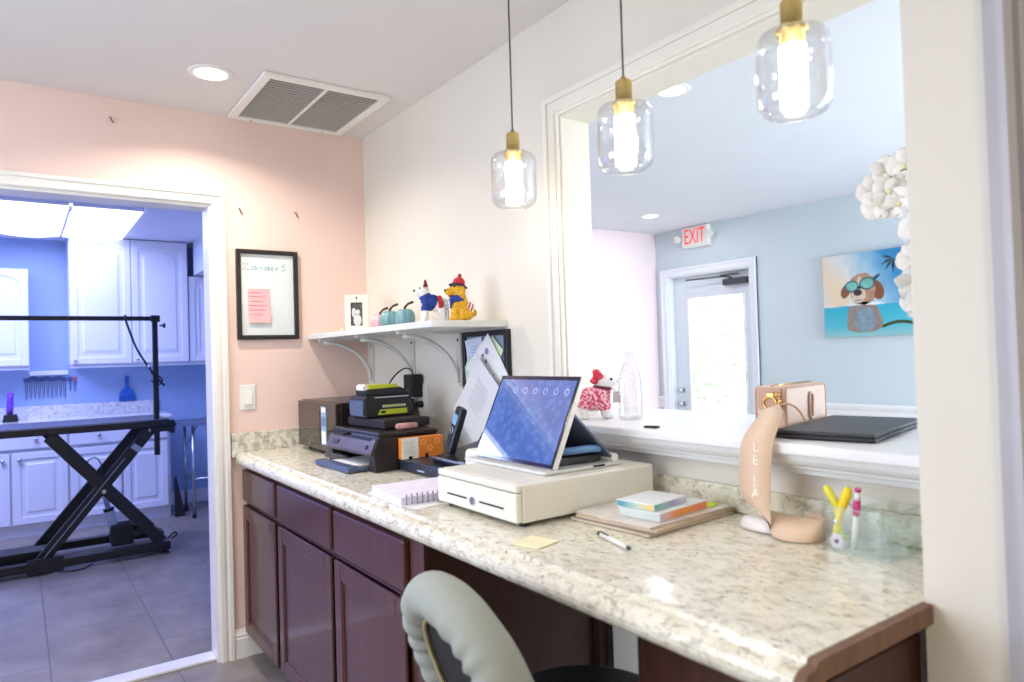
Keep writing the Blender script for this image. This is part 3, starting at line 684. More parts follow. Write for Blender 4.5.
t = thing('sticky_note', 'pink sticky note on the whiteboard', 'note', (-0.535, -0.0095, 1.50))
m = MB(); n = 8
for k in range(n):
    za, zb = 1.658 - 0.157 * k / n, 1.658 - 0.157 * (k + 1) / n; ya, yb = -0.0095 - 0.010 * (k / n) ** 2, -0.0095 - 0.010 * ((k + 1) / n) ** 2
    m.raw([(-0.586, ya, za), (-0.486, ya, za), (-0.486, yb, zb), (-0.586, yb, zb), (-0.586, ya + 0.0006, za), (-0.486, ya + 0.0006, za), (-0.486, yb + 0.0006, zb), (-0.586, yb + 0.0006, zb)], [(0, 1, 2, 3), (7, 6, 5, 4), (0, 3, 7, 4), (1, 5, 6, 2), (0, 4, 5, 1), (3, 2, 6, 7)])
m.build('paper', mat('pink_paper', (240, 178, 180), 0.8, var=0.02), t)
m = MB()
for k, z in enumerate((1.640, 1.622, 1.600, 1.580, 1.560, 1.538)):
    y = -0.0105 - 0.010 * ((1.658 - z) / 0.157) ** 2
    m.tube([(-0.578 + i * 0.006, y, z + (0.003 if i % 2 else -0.002)) for i in range(10 + (k * 3) % 5)], 0.0008, 4)
m.build('handwriting', mat('red_pen_ink', (206, 120, 128), 0.7), t)
t = thing('light_switch', 'white rocker light switch on the pink wall', 'light switch', (-0.594, 0, 1.106))
m = MB(); m.span((-0.628, -0.006, 1.104), (-0.560, 0.0, 1.218), 0.003); m.build('plate', WHT, t)
m = MB(); m.prism([(-0.006, 1.128), (-0.014, 1.130), (-0.007, 1.194), (-0.006, 1.194)], 'x', -0.611, -0.577); m.build('rocker', WHT, t)
def hook(x, z, label):
    m = MB(); m.tube([(x, 0.0, z + 0.012), (x, -0.010, z + 0.010), (x + 0.004, -0.014, z - 0.004), (x + 0.012, -0.010, z - 0.012)], 0.0028, 6); tag(m.build('wall_hook', mat('dark_nail', (96, 74, 66), 0.5)), label, 'hook', 'small hooks left in the pink wall')
hook(-1.121, 2.346, 'small bare hook high on the pink wall near the ceiling, above the doorway')
hook(-0.613, 2.013, 'small bare hook on the pink wall beside the door casing')
hook(-0.356, 2.018, 'small bare hook on the pink wall above the right corner of the whiteboard')

# ================================================================== ceiling fixtures
t = thing('recessed_ceiling_light', 'round recessed ceiling light glowing beside the vent', 'ceiling light', (-0.827, -0.472, H), 0)
m = MB(); m.lathe([(0.058, -0.001), (0.062, -0.006), (0.080, -0.004), (0.084, 0.0), (0.058, 0.0)], (-0.827, -0.472, H), 40, close=True); m.build('trim_ring', WHT, t)
m = MB(); m.cyl((-0.827, -0.472, H - 0.0035), (-0.827, -0.472, H - 0.0005), 0.060, seg=40); m.build('lens', emis_mat('warm_white_lens', (255, 248, 236), 9), t)
lamp('lamp', 'AREA', (-0.827, -0.472, H - 0.008), 8.5, (255, 246, 234), 0.12, parent=t, spread=math.radians(142))
t = thing('ceiling_vent', 'white framed return air grille with two banks of grey louvres in the ceiling', 'vent', (-0.395, -0.32, H))
vx0, vx1, vy0, vy1 = -0.662, -0.129, -0.604, -0.030
m = MB()
m.frame('z', vx0, vx1, vy0, vy1, 0.035, H - 0.016, H - 0.0005, 0.003); m.span(((vx0 + vx1) / 2 - 0.006, vy0 + 0.034, H - 0.013), ((vx0 + vx1) / 2 + 0.006, vy1 - 0.034, H - 0.001), 0.002)
m.build('frame', WHT, t)
m = MB(); m.span((vx0 + 0.02, vy0 + 0.02, H - 0.0015), (vx1 - 0.02, vy1 - 0.02, H - 0.0005)); m.build('duct_shade_plate', mat('vent_shadow_grey', (74, 70, 66), 0.8), t)  # flat grey plate stands in for the shade behind the louvres
LOUV = mat('louvre_grey', (168, 162, 154), 0.5, var=0.03)
for xa, xb in ((vx0 + 0.035, (vx0 + vx1) / 2 - 0.006), ((vx0 + vx1) / 2 + 0.006, vx1 - 0.035)):
    m = MB(); n = 19
    for k in range(n):
        y = vy0 + 0.045 + (vy1 - vy0 - 0.09) * k / (n - 1); m.box(((xa + xb) / 2, y, H - 0.0075), (xb - xa, 0.0085, 0.0012), 0, (math.radians(-47), 0, 0))
    m.build('louvre_bank', LOUV, t)
for x in (vx0 + 0.10, vx1 - 0.10): m = MB(); m.cyl((x, vy1 - 0.018, H - 0.016), (x, vy1 - 0.018, H - 0.018), 0.004); m.build('screw', GREYP, t)

# ---- pendants
def pendant(y, label):
    x, zc = -0.2, 1.855
    t = thing('pendant_light', label, 'pendant light', (x, y, H), 0, 'glass pendant lights above the counter')
    m = MB(); m.lathe([(0.001, H), (0.050, H), (0.050, H - 0.003), (0.044, H - 0.005), (0.006, H - 0.006), (0.001, H - 0.006)], (x, y, 0), 28); m.build('ceiling_rose', BRASS, t)
    m = MB(); m.tube([(x, y, H - 0.02), (x, y, 2.2), (x, y, zc + 0.145)], 0.0028, 8); m.build('cord', mat('grey_cord', (96, 96, 96), 0.5), t)
    m = MB(); m.lathe([(0.001, 0.152), (0.007, 0.152), (0.007, 0.142), (0.019, 0.142), (0.021, 0.139), (0.021, 0.088), (0.030, 0.086), (0.031, 0.082), (0.031, 0.078), (0.024, 0.076), (0.024, 0.052), (0.001, 0.052)], (x, y, zc), 32); m.build('brass_cap', BRASS, t)
    m = MB(); P = [(0.024, 0.084), (0.045, 0.083), (0.060, 0.077), (0.068, 0.065), (0.070, 0.050), (0.0705, -0.050), (0.068, -0.066), (0.060, -0.078), (0.046, -0.085), (0.044, -0.0835), (0.058, -0.0765), (0.0655, -0.065), (0.0675, -0.050), (0.067, 0.050), (0.0655, 0.064), (0.058, 0.075), (0.044, 0.081), (0.024, 0.0815)]
    m.lathe(P, (x, y, zc), 48, close=True); m.build('glass_shade', GLASS, t)
    m = MB(); m.cyl((x, y, zc + 0.052), (x, y, zc - 0.068), 0.0265, seg=32); m.build('crystal_rod', MATS.get('crystal_glow') or emis_mat('crystal_glow', (255, 250, 240), 6.5, 0.55, 95), t)
    lamp('lamp', 'POINT', (x, y, zc - 0.10), 0.7, (255, 244, 226), 0.03, parent=t)
pendant(-1.579, 'glass pendant light farthest from the camera, against the cream wall')
pendant(-2.060, 'glass pendant light between the other two')
pendant(-2.525, 'glass pendant light nearest the camera, against the bluish lobby ceiling')
# ================================================================== things on the counter
Z = CT + 0.0005
# microwave (front faces the room, -x)
t = thing('microwave', 'dark microwave oven in the corner against the pink wall', 'microwave', (-0.21, -0.31, Z))
MWD = mat('dark_brown_enamel', (44, 36, 32), 0.25, var=0.1, scale=20)
m = MB(); m.span((-0.372, -0.550, 0.930), (-0.03, -0.078, 1.142), 0.006); m.build('body', MWD, t)
for x in (-0.34, -0.07):
    for y in (-0.52, -0.11):
        m = MB(); m.cyl((x, y, Z), (x, y, 0.931), 0.014); m.build('foot', BLK, t)
m = MB(); m.span((-0.390, -0.548, 0.934), (-0.372, -0.080, 1.138), 0.004); dr = m.build('door', mat('bronze_black_gloss', (58, 46, 42), 0.18, var=0.06), t)
m = MB(); m.span((-0.3915, -0.362, 0.962), (-0.390, -0.112, 1.106), 0.0005); m.build('window', mat('smoked_glass', (66, 58, 50), 0.06, var=0.15, scale=15), dr)
m = MB(); m.span((-0.3925, -0.440, 0.960), (-0.390, -0.384, 1.122), 0.0005); cp = m.build('control_strip', mat('strip_film_blue', (150, 176, 206), 0.3, var=0.05), t)
for za, zb, c in ((1.098, 1.118, 'w'), (1.040, 1.078, 'b'), (0.966, 1.018, 'w')):
    m = MB(); m.span((-0.3932, -0.436, za), (-0.3925, -0.388, zb)); m.build('sticker', PAPER if c == 'w' else mat('sticker_blue', (92, 132, 178), 0.4), cp)
m = MB(); m.span((-0.3925, -0.25, 0.948), (-0.391, -0.21, 0.953)); m.build('badge', STEEL, dr)
# printer: local frame, front faces local -x, slightly turned
t = thing('printer', 'black all in one printer with its paper tray pulled out', 'printer', (-0.29, -0.80, Z), math.radians(2))
PRB = mat('black_brown_plastic', (38, 32, 32), 0.32, var=0.08); PRF = mat('plum_grey_plastic', (74, 62, 62), 0.35, var=0.05)
m = MB(); body = [(-0.150, 0.0), (-0.152, 0.050), (-0.128, 0.112), (-0.10, 0.128), (0.16, 0.128), (0.16, 0.0)]
m.prism([(-0.146, 0.004), (-0.146, 0.012), (0.11, 0.012), (0.11, 0.004)], 'y', -0.200, 0.200)
m.prism([(-0.145, 0.0), (-0.150, 0.075), (-0.130, 0.118), (0.112, 0.118), (0.112, 0.0)], 'y', -0.204, -0.160, bev=0.003); m.prism([(-0.145, 0.0), (-0.150, 0.075), (-0.130, 0.118), (0.112, 0.118), (0.112, 0.0)], 'y', 0.160, 0.204, bev=0.003)
m.prism([(-0.02, 0.012), (-0.02, 0.062), (0.11, 0.062), (0.11, 0.012)], 'y', -0.16, 0.16); m.prism([(-0.140, 0.062), (-0.140, 0.118), (0.11, 0.118), (0.11, 0.062)], 'y', -0.161, 0.161)
m.build('body', PRB, t, local=True)
m = MB(); m.prism([(-0.158, 0.058), (-0.160, 0.066), (-0.136, 0.117), (-0.130, 0.117), (-0.142, 0.058)], 'y', -0.198, 0.198, bev=0.002); cpn = m.build('control_panel', PRF, t, local=True)
m = MB(); m.box((-0.151, 0.120, 0.090), (0.002, 0.05, 0.018), 0, (0, 0.44, 0)); m.cyl((-0.152, -0.15, 0.088), (-0.155, -0.15, 0.0895), 0.008); m.build('buttons', BLK, cpn, local=True)
m = MB(); m.span((-0.128, -0.204, 0.119), (0.115, 0.204, 0.140), 0.006); m.prism([(-0.142, 0.119), (-0.128, 0.119), (-0.110, 0.1398), (-0.090, 0.140), (-0.06, 0.140), (-0.06, 0.136)], 'y', 0.04, 0.20, bev=0.002); m.build('scanner_lid', PRB, t, local=True)
m = MB(); m.span((-0.131, -0.200, 0.1175), (-0.110, 0.02, 0.124), 0.002); m.build('lid_edge', mat('blue_grey_plastic', (72, 86, 116), 0.3), t, local=True)
m = MB(); m.span((-0.205, -0.150, 0.004), (-0.03, 0.155, 0.014), 0.003); m.prism([(-0.222, 0.003), (-0.220, 0.020), (-0.185, 0.024), (-0.185, 0.003)], 'y', -0.152, 0.157, bev=0.002); tr = m.build('paper_tray', MATS['blue_grey_plastic'], t, local=True)
m = MB(); m.span((-0.180, -0.115, 0.015), (-0.01, 0.10, 0.021)); m.build('paper', PAPER, tr, local=True)
m = MB(); m.box((-0.16, 0.10, 0.032), (0.09, 0.004, 0.02), 0, (0, 0.3, 0)); m.build('paper_guide', GREYP, tr, local=True)
# lid holds: dark folder, tablet, jar-like roll
LZ = Z + 0.141
m = MB(); m.box((-0.270, -0.79, LZ + 0.0185), (0.200, 0.29, 0.034), 0.006, 0.08); tag(m.build('organizer_case', mat('dark_brown_leatherette', (34, 26, 26), 0.6, var=0.1)), 'flat dark brown case lying on the printer under the charger', 'case')
m = MB(); m.tube([(-0.245, -1.000, LZ + 0.011), (-0.180, -1.004, LZ + 0.011)], [0.012, 0.012], 14); m.ell((-0.245, -1.000, LZ + 0.011), 0.0118); m.ell((-0.180, -1.004, LZ + 0.011), 0.0118)
for v in m.bm.verts: v.co.y += 0.030; v.co.x += -0.07
tag(m.build('eraser', mat('dusty_pink_rubber', (190, 140, 134), 0.7, var=0.1)), 'dusty pink rounded roll on the printer edge', 'roll')
# battery charger
BZ = LZ + 0.036
LIME = mat('lime_plastic', (196, 206, 44), 0.4, var=0.03)
t = thing('battery_charger', 'black and lime battery charger with a carry handle on top of the printer', 'charger', (-0.285, -0.76, BZ), math.radians(4))
m = MB(); m.prism([(-0.112, 0.0), (-0.122, 0.030), (-0.124, 0.078), (-0.112, 0.088), (0.102, 0.088), (0.116, 0.074), (0.120, 0.03), (0.112, 0.0)], 'y', -0.075, 0.075, bev=0.006); m.build('body', BLKP, t, local=True)
m = MB(); m.span((-0.125, -0.060, 0.010), (-0.1215, 0.060, 0.070), 0.001); m.build('front_plate', mat('smoke_blue_plastic', (84, 96, 120), 0.3), t, local=True)
m = MB(); m.prism([(-0.108, 0.086), (-0.112, 0.112), (-0.10, 0.118), (0.070, 0.118), (0.110, 0.098), (0.106, 0.086)], 'y', -0.060, 0.030, bev=0.004); m.build('handle_block', BLKP, t, local=True)
m = MB(); m.prism([(-0.098, 0.113), (-0.098, 0.133), (0.045, 0.131), (0.062, 0.117)], 'y', -0.063, 0.005, bev=0.004); m.build('grip', LIME, t, local=True)
m = MB(); m.prism([(-0.122, 0.110), (-0.122, 0.128), (-0.112, 0.134), (-0.097, 0.134), (-0.097, 0.110)], 'y', -0.060, 0.003, bev=0.004); m.build('white_cap', WHT, t, local=True)
m = MB(); m.span((-0.075, -0.0785, 0.078), (0.098, -0.074, 0.084), 0.001); m.build('metal_strip', STEEL, t, local=True)
m = MB(); m.prism([(-0.060, 0.012), (-0.048, 0.032), (0.088, 0.032), (0.088, 0.012)], 'y', -0.0775, -0.0745); lb = m.build('lime_label', LIME, t, local=True)
m = MB(); m.ell((-0.034, -0.0778, 0.022), (0.014, 0.001, 0.005)); m.build('label_mark', BLK, lb, local=True)
m = MB()
for k in range(9): m.span((-0.036 + k * 0.0135, -0.0775, 0.040), (-0.0265 + k * 0.0135, -0.0748, 0.050))
m.build('lettering_band', mat('pale_lime_print', (206, 212, 150), 0.4, var=0.3, scale=200), t, local=True)
for o in t.children_recursive: o.data.transform(Matrix.Diagonal((0.86, 0.9, 0.96, 1)))
# outlet, adapter, plug, cords
t = thing('wall_outlet', 'white wall outlet beneath the shelf', 'outlet', (0, -0.58, 1.075))
m = MB(); m.span((-0.006, -0.620, 1.076), (0.0, -0.540, 1.206), 0.002); m.build('plate', WHT, t)
m = MB()
for z in (1.115, 1.168): m.cyl((-0.0055, -0.58, z), (-0.0085, -0.58, z), 0.017)
m.build('socket_faces', WHT, t)
ad = thing('power_adapter', 'black power adapter in the upper socket with two cords running to the charger', 'adapter', (-0.036, -0.55, 1.142))
m = MB(); m.span((-0.062, -0.590, 1.147), (-0.0095, -0.510, 1.246), 0.004); m.build('adapter_body', BLKM, ad)
t = thing('power_plug', 'black plug in the lower socket with its cord hanging down', 'plug', (-0.02, -0.58, 1.08))
m = MB(); m.cyl((-0.0095, -0.58, 1.115), (-0.035, -0.58, 1.115), 0.016, 0.012); m.cyl((-0.035, -0.58, 1.115), (-0.055, -0.58, 1.112), 0.008); m.build('plug_body', BLKM, t)
m = MB(); m.tube([(-0.055, -0.58, 1.112), (-0.075, -0.585, 1.10), (-0.080, -0.60, 1.07), (-0.078, -0.62, 1.03), (-0.060, -0.64, 0.97), (-0.05, -0.64, 0.93)], 0.0035, 8); m.build('cord', BLK, t)
def spl(P, n=6):
    P = [Vector(p) for p in P]; out = []
    for i in range(len(P) - 1):
        a, b, c, d = P[max(i - 1, 0)], P[i], P[i + 1], P[min(i + 2, len(P) - 1)]
        for k in range(n):
            s = k / n; out.append(0.5 * ((2 * b) + (c - a) * s + (2 * a - 5 * b + 4 * c - d) * s * s + (3 * b - a - 3 * c + d) * s ** 3))
    out.append(P[-1]); return out
m = MB(); m.tube(spl([(-0.036, -0.55, 1.244), (-0.040, -0.552, 1.262), (-0.075, -0.56, 1.274), (-0.13, -0.585, 1.252), (-0.18, -0.62, 1.215), (-0.205, -0.66, 1.190)]), 0.0032, 8); m.build('cord', BLK, ad)
m = MB(); m.tube(spl([(-0.062, -0.545, 1.150), (-0.085, -0.56, 1.155), (-0.10, -0.60, 1.175), (-0.115, -0.66, 1.185), (-0.13, -0.70, 1.178)]) , 0.003, 8); m.build('cord', BLK, ad); m = MB(); m.tube(spl([(-0.066, -0.57, 1.150), (-0.07, -0.60, 1.12), (-0.085, -0.64, 1.085), (-0.13, -0.68, 1.082)]), 0.003, 8); m.build('cord', BLK, ad)
# modem / router box
t = thing('router', 'flat dark blue grey router box beside the printer', 'router', (-0.21, -1.20, Z))
NVY = mat('dark_slate_plastic', (36, 44, 58), 0.4, var=0.06)
m = MB(); m.span((-0.335, -1.410, Z + 0.003), (-0.095, -1.010, 0.956), 0.005); m.build('case', NVY, t)
m = MB(); m.span((-0.337, -1.20, 0.930), (-0.3345, -1.15, 0.934)); m.build('logo_strip', mat('pale_print', (180, 190, 205), 0.5), t)
m = MB()
for k in range(6): m.span((-0.337, -1.10 - k * 0.03, 0.943), (-0.3345, -1.094 - k * 0.03, 0.946))
m.build('status_lights', mat('dim_lights', (96, 112, 140), 0.4), t)
for x in (-0.31, -0.12):
    for y in (-1.38, -1.03):
        m = MB(); m.cyl((x, y, Z), (x, y, Z + 0.004), 0.008); m.build('foot', BLK, t)
# orange and white carton
t = thing('carton', 'orange and white carton standing on the router', 'box', (-0.254, -1.026, 0.9565))
m = MB(); m.span((-0.338, -1.040, 0.957), (-0.170, -1.012, 1.032), 0.002); m.build('carton_body', mat('orange_card', (232, 132, 44), 0.55, var=0.04), t)
m = MB(); m.span((-0.3385, -1.0412, 0.957), (-0.272, -1.0398, 1.032)); m.build('white_panel', mat('off_white_card', (232, 230, 220), 0.6), t)
m = MB()
for k in range(7): m.span((-0.330, -1.0418, 1.018 - k * 0.007), (-0.284 - (k % 3) * 0.006, -1.0410, 1.0195 - k * 0.007))
m.build('print_lines', mat('grey_print', (180, 178, 170), 0.6), t)
m = MB()
for x, z in ((-0.252, 1.012), (-0.225, 0.990), (-0.195, 1.012)): m.lathe([(0.008, 0), (0.011, 0), (0.011, 0.001), (0.008, 0.001)], (x, -1.0404, z), 18, Matrix.Rotation(PI / 2, 4, 'X'), close=True)
m.build('ring_print', mat('light_orange_print', (250, 188, 120), 0.5), t)
m = MB(); m.span((-0.312, -1.0425, 0.9575), (-0.298, -1.0398, 0.966)); m.span((-0.245, -1.0425, 0.9575), (-0.234, -1.0398, 0.972)); m.build('dark_tab', BLK, t)
# cordless phone: base + handset
t = thing('phone_base', 'black cordless phone base with a silver front edge', 'phone base', (-0.17, -1.28, 0.9565))
m = MB(); m.prism([(-0.285, 0.957), (-0.285, 0.975), (-0.10, 1.012), (-0.07, 1.012), (-0.07, 0.957)], 'y', -1.395, -1.165, bev=0.003); m.build('case', BLKP, t)
m = MB(); m.span((-0.300, -1.393, 0.972), (-0.284, -1.167, 0.979), 0.001); m.build('silver_edge', STEEL, t)
m = MB()
for r in range(4):
    for c in range(3): m.box((-0.235 + r * 0.028, -1.32 - c * 0.026, 0.9875 + r * 0.0056), (0.018, 0.017, 0.005), 0.001, (0, -0.197, 0))
m.build('keys', DGREY, t)
t = thing('cordless_phone', 'black cordless phone handset standing upright in its base', 'phone', (-0.245, -1.215, 0.990), math.radians(-8))
TL = Matrix.Rotation(math.radians(14), 4, 'Y') @ Matrix.Rotation(math.radians(12), 4, 'X')
def tilt(m):
    for v in m.bm.verts: v.co = TL @ v.co
    return m
m = MB(); m.span((-0.014, -0.024, 0.0), (0.014, 0.024, 0.162), 0.008, 3); tilt(m).build('body', mat('blue_black_plastic', (24, 30, 40), 0.3), t, local=True)
m = MB(); m.span((-0.0152, -0.018, 0.100), (-0.0138, 0.018, 0.135), 0.0005); tilt(m).build('display', mat('lcd_blue', (116, 156, 190), 0.2, emit=(116, 156, 190), estr=0.25), t, local=True)
m = MB()
for r in range(4):
    for c in (-1, 0, 1): m.span((-0.0158, c * 0.0125 - 0.004, 0.014 + r * 0.012), (-0.0135, c * 0.0125 + 0.004, 0.021 + r * 0.012), 0.001)
tilt(m).build('keypad', DGREY, t, local=True)
m = MB(); m.lathe([(0.009, -0.001), (0.0125, -0.001), (0.0125, 0.0015), (0.009, 0.0015)], (-0.0145, 0, 0.078), 20, Matrix.Rotation(PI / 2, 4, 'Y'), close=True); tilt(m).build('round_key', STEEL, t, local=True)
# notebook
t = thing('notebook', 'white spiral notebook lying beside the cash drawer', 'notebook', (-0.49, -1.47, Z), math.radians(-4))
m = MB(); m.span((-0.115, -0.125, 0.0), (0.135, 0.135, 0.003), 0.0008); m.build('back_cover', WHITEL, t, local=True)
m = MB(); m.span((-0.108, -0.110, 0.0035), (0.13, 0.12, 0.022), 0.001); m.build('pages', mat('page_edges', (224, 226, 238), 0.8, var=0.03, scale=200), t, local=True)
m = MB(); m.span((-0.109, -0.113, 0.0222), (0.131, 0.122, 0.0236), 0.0005); m.build('front_cover', mat('pale_lilac_card', (232, 226, 238), 0.6), t, local=True)
SPI = mat('mauve_wire', (150, 120, 150), 0.35, metal=0.6)
for k in range(15):
    x = -0.094 + k * 0.0158; m = MB(); m.tube([(x + 0.003 * math.sin(a), -0.113 + 0.009 * math.sin(a), 0.0168 + 0.0145 * math.cos(a)) for a in [2 * PI * i / 14 for i in range(14)]], 0.0014, 5, closed=True); m.build('spiral_ring', SPI, t, local=True)
m = MB(); m.box((-0.555, -1.60, Z + 0.0045), (0.09, 0.06, 0.0006), 0, 0.2)
for v in m.bm.verts: v.co.z -= 0.004
tag(m.build('paper_slip', PAPER), 'white slip of paper sticking out under the notebook', 'paper')
# cash drawer
t = thing('cash_drawer', 'white metal cash drawer under the touch screen', 'cash drawer', (-0.29, -1.80, Z))
CDM = mat('white_powder_coat', (232, 228, 214), 0.4, var=0.01, scale=10)
m = MB(); m.span((-0.500, -1.988, 0.926), (-0.065, -1.617, 1.016), 0.005); m.build('case', CDM, t)
m = MB(); m.span((-0.518, -1.987, 0.928), (-0.500, -1.618, 0.996), 0.005); df = m.build('drawer_front', CDM, t)
m = MB(); m.span((-0.516, -1.987, 0.998), (-0.500, -1.618, 1.0155), 0.004); m.build('top_rail', CDM, t)
for a, b in ((-1.77, -1.673), (-1.936, -1.831)): m = MB(); m.span((-0.5195, a, 0.9545), (-0.5165, b, 0.9585)); m.build('media_slot', BLK, df)
m = MB(); m.cyl((-0.517, -1.80, 0.954), (-0.523, -1.80, 0.954), 0.010); m.cyl((-0.523, -1.80, 0.954), (-0.5235, -1.80, 0.954), 0.004); m.build('key_lock', STEEL, df)
for x in (-0.48, -0.09):
    for y in (-1.965, -1.64):
        m = MB(); m.cyl((x, y, Z), (x, y, 0.927), 0.014); m.build('foot', BLK, t)
# touch-screen terminal
DZ = 1.0165
t = thing('touch_screen_terminal', 'tilted white point of sale touch screen with a blue display', 'touch screen', (-0.22, -1.755, DZ))
m = MB(); m.span((-0.395, -1.940, DZ), (-0.130, -1.560, DZ + 0.010), 0.004); m.build('base_plate', mat('silver_white_plastic', (214, 214, 210), 0.3), t)
T0 = Matrix.Translation((-0.367, -1.756, 1.030)) @ Matrix.Rotation(0.436, 4, 'Y')   # local: x depth (+ = behind), y width, z up the screen
def xf(m):
    for v in m.bm.verts: v.co = T0 @ v.co
    return m
m = MB(); m.span((0.0005, -0.1785, 0.0), (0.018, 0.1785, 0.250), 0.003); xf(m).build('screen_housing', WHT, t)
m = MB(); m.span((-0.0018, -0.1785, 0.0), (0.0005, 0.1785, 0.250), 0.0006); xf(m).build('bezel', mat('dark_violet_glass', (46, 42, 62), 0.08, var=0.02), t)
def screen_mat():
    m = bpy.data.materials.new('blue_display'); m.use_nodes = True; nt = m.node_tree; N = nt.nodes; L = nt.links; b = N['Principled BSDF']
    tc = N.new('ShaderNodeTexCoord'); vo = N.new('ShaderNodeTexVoronoi'); vo.inputs['Scale'].default_value = 42; vo.inputs['Randomness'].default_value = 1
    L.new(tc.outputs['Object'], vo.inputs['Vector'])
    r = N.new('ShaderNodeValToRGB'); e = r.color_ramp.elements; e[0].position = 0.16; e[0].color = rgb((128, 162, 226)); e[1].position = 0.55; e[1].color = rgb((74, 112, 192)); L.new(vo.outputs['Distance'], r.inputs['Fac'])
    nz = N.new('ShaderNodeTexNoise'); nz.inputs['Scale'].default_value = 9; L.new(tc.outputs['Object'], nz.inputs['Vector'])
    r2 = N.new('ShaderNodeValToRGB'); r2.color_ramp.elements[0].position = 0.35; r2.color_ramp.elements[0].color = rgb((62, 92, 176)); r2.color_ramp.elements[1].position = 0.7; r2.color_ramp.elements[1].color = rgb((92, 128, 214)); L.new(nz.outputs['Fac'], r2.inputs['Fac'])
    mx = N.new('ShaderNodeMix'); mx.data_type = 'RGBA'; mx.inputs['Factor'].default_value = 0.45; L.new(r2.outputs['Color'], mx.inputs['A']); L.new(r.outputs['Color'], mx.inputs['B'])
    b.inputs['Base Color'].default_value = (0.01, 0.01, 0.02, 1); b.inputs['Roughness'].default_value = 0.03; b.inputs['IOR'].default_value = 1.9; b.inputs['Coat Weight'].default_value = 0.6
    L.new(mx.outputs['Result'], b.inputs['Emission Color']); b.inputs['Emission Strength'].default_value = 0.75
    MATS['blue_display'] = m; return m
m = MB(); m.span((-0.0026, -0.170, 0.010), (-0.0016, 0.170, 0.238)); dsp = xf(m).build('display', screen_mat(), t)
m = MB()
for k in range(6): m.lathe([(0.0075, 0), (0.0088, 0), (0.0088, 0.0004), (0.0075, 0.0004)], (-0.0028, 0.085 - k * 0.046, 0.205), 20, Matrix.Rotation(PI / 2, 4, 'Y'), close=True)
xf(m).build('icon_row', mat('icon_white', (200, 208, 236), 0.4, emit=(150, 168, 220), estr=0.5), dsp)
# folding strut behind: slanted plate, tube and cables
m = MB(); m.raw([T0 @ Vector((0.018, y, 0.150)) for y in (-0.172, 0.05)] + [Vector((-0.150, 0.05 - 1.756, DZ + 0.011)), Vector((-0.150, -0.172 - 1.756, DZ + 0.011))], [(0, 1, 2, 3)])
ob = m.build('strut', mat('slate_blue_plastic', (88, 100, 124), 0.4), t); sol = ob.modifiers.new('thickness', 'SOLIDIFY'); sol.thickness = 0.006
m = MB(); m.cyl((-0.148, -1.930, DZ + 0.020), (-0.148, -1.70, DZ + 0.020), 0.011); m.build('hinge', WHT, t)
m = MB(); m.span((-0.330, -1.90, DZ + 0.0105), (-0.170, -1.66, DZ + 0.030), 0.005); m.build('connector_block', DGREY, t)
m = MB(); m.tube(spl([(-0.30, -1.86, DZ + 0.042), (-0.27, -1.905, DZ + 0.048), (-0.23, -1.915, DZ + 0.050), (-0.19, -1.91, DZ + 0.046), (-0.165, -1.88, DZ + 0.040)]), 0.010, 10); m.build('blue_cable', mat('light_blue_cable', (110, 152, 206), 0.4), t)
m = MB(); m.span((-0.235, -1.9405, DZ + 0.004), (-0.195, -1.936, DZ + 0.009)); m.build('port', BLK, t)
# receipt printer behind drawer
t = thing('receipt_printer', 'low white receipt printer tucked behind the cash drawer', 'receipt printer', (-0.25, -1.53, Z))
m = MB(); m.span((-0.345, -1.556, Z), (-0.12, -1.475, 1.038), 0.014, 4); m.build('case', CDM, t)
m = MB(); m.span((-0.3462, -1.545, 1.006), (-0.3445, -1.49, 1.009)); m.build('paper_slot', BLK, t)
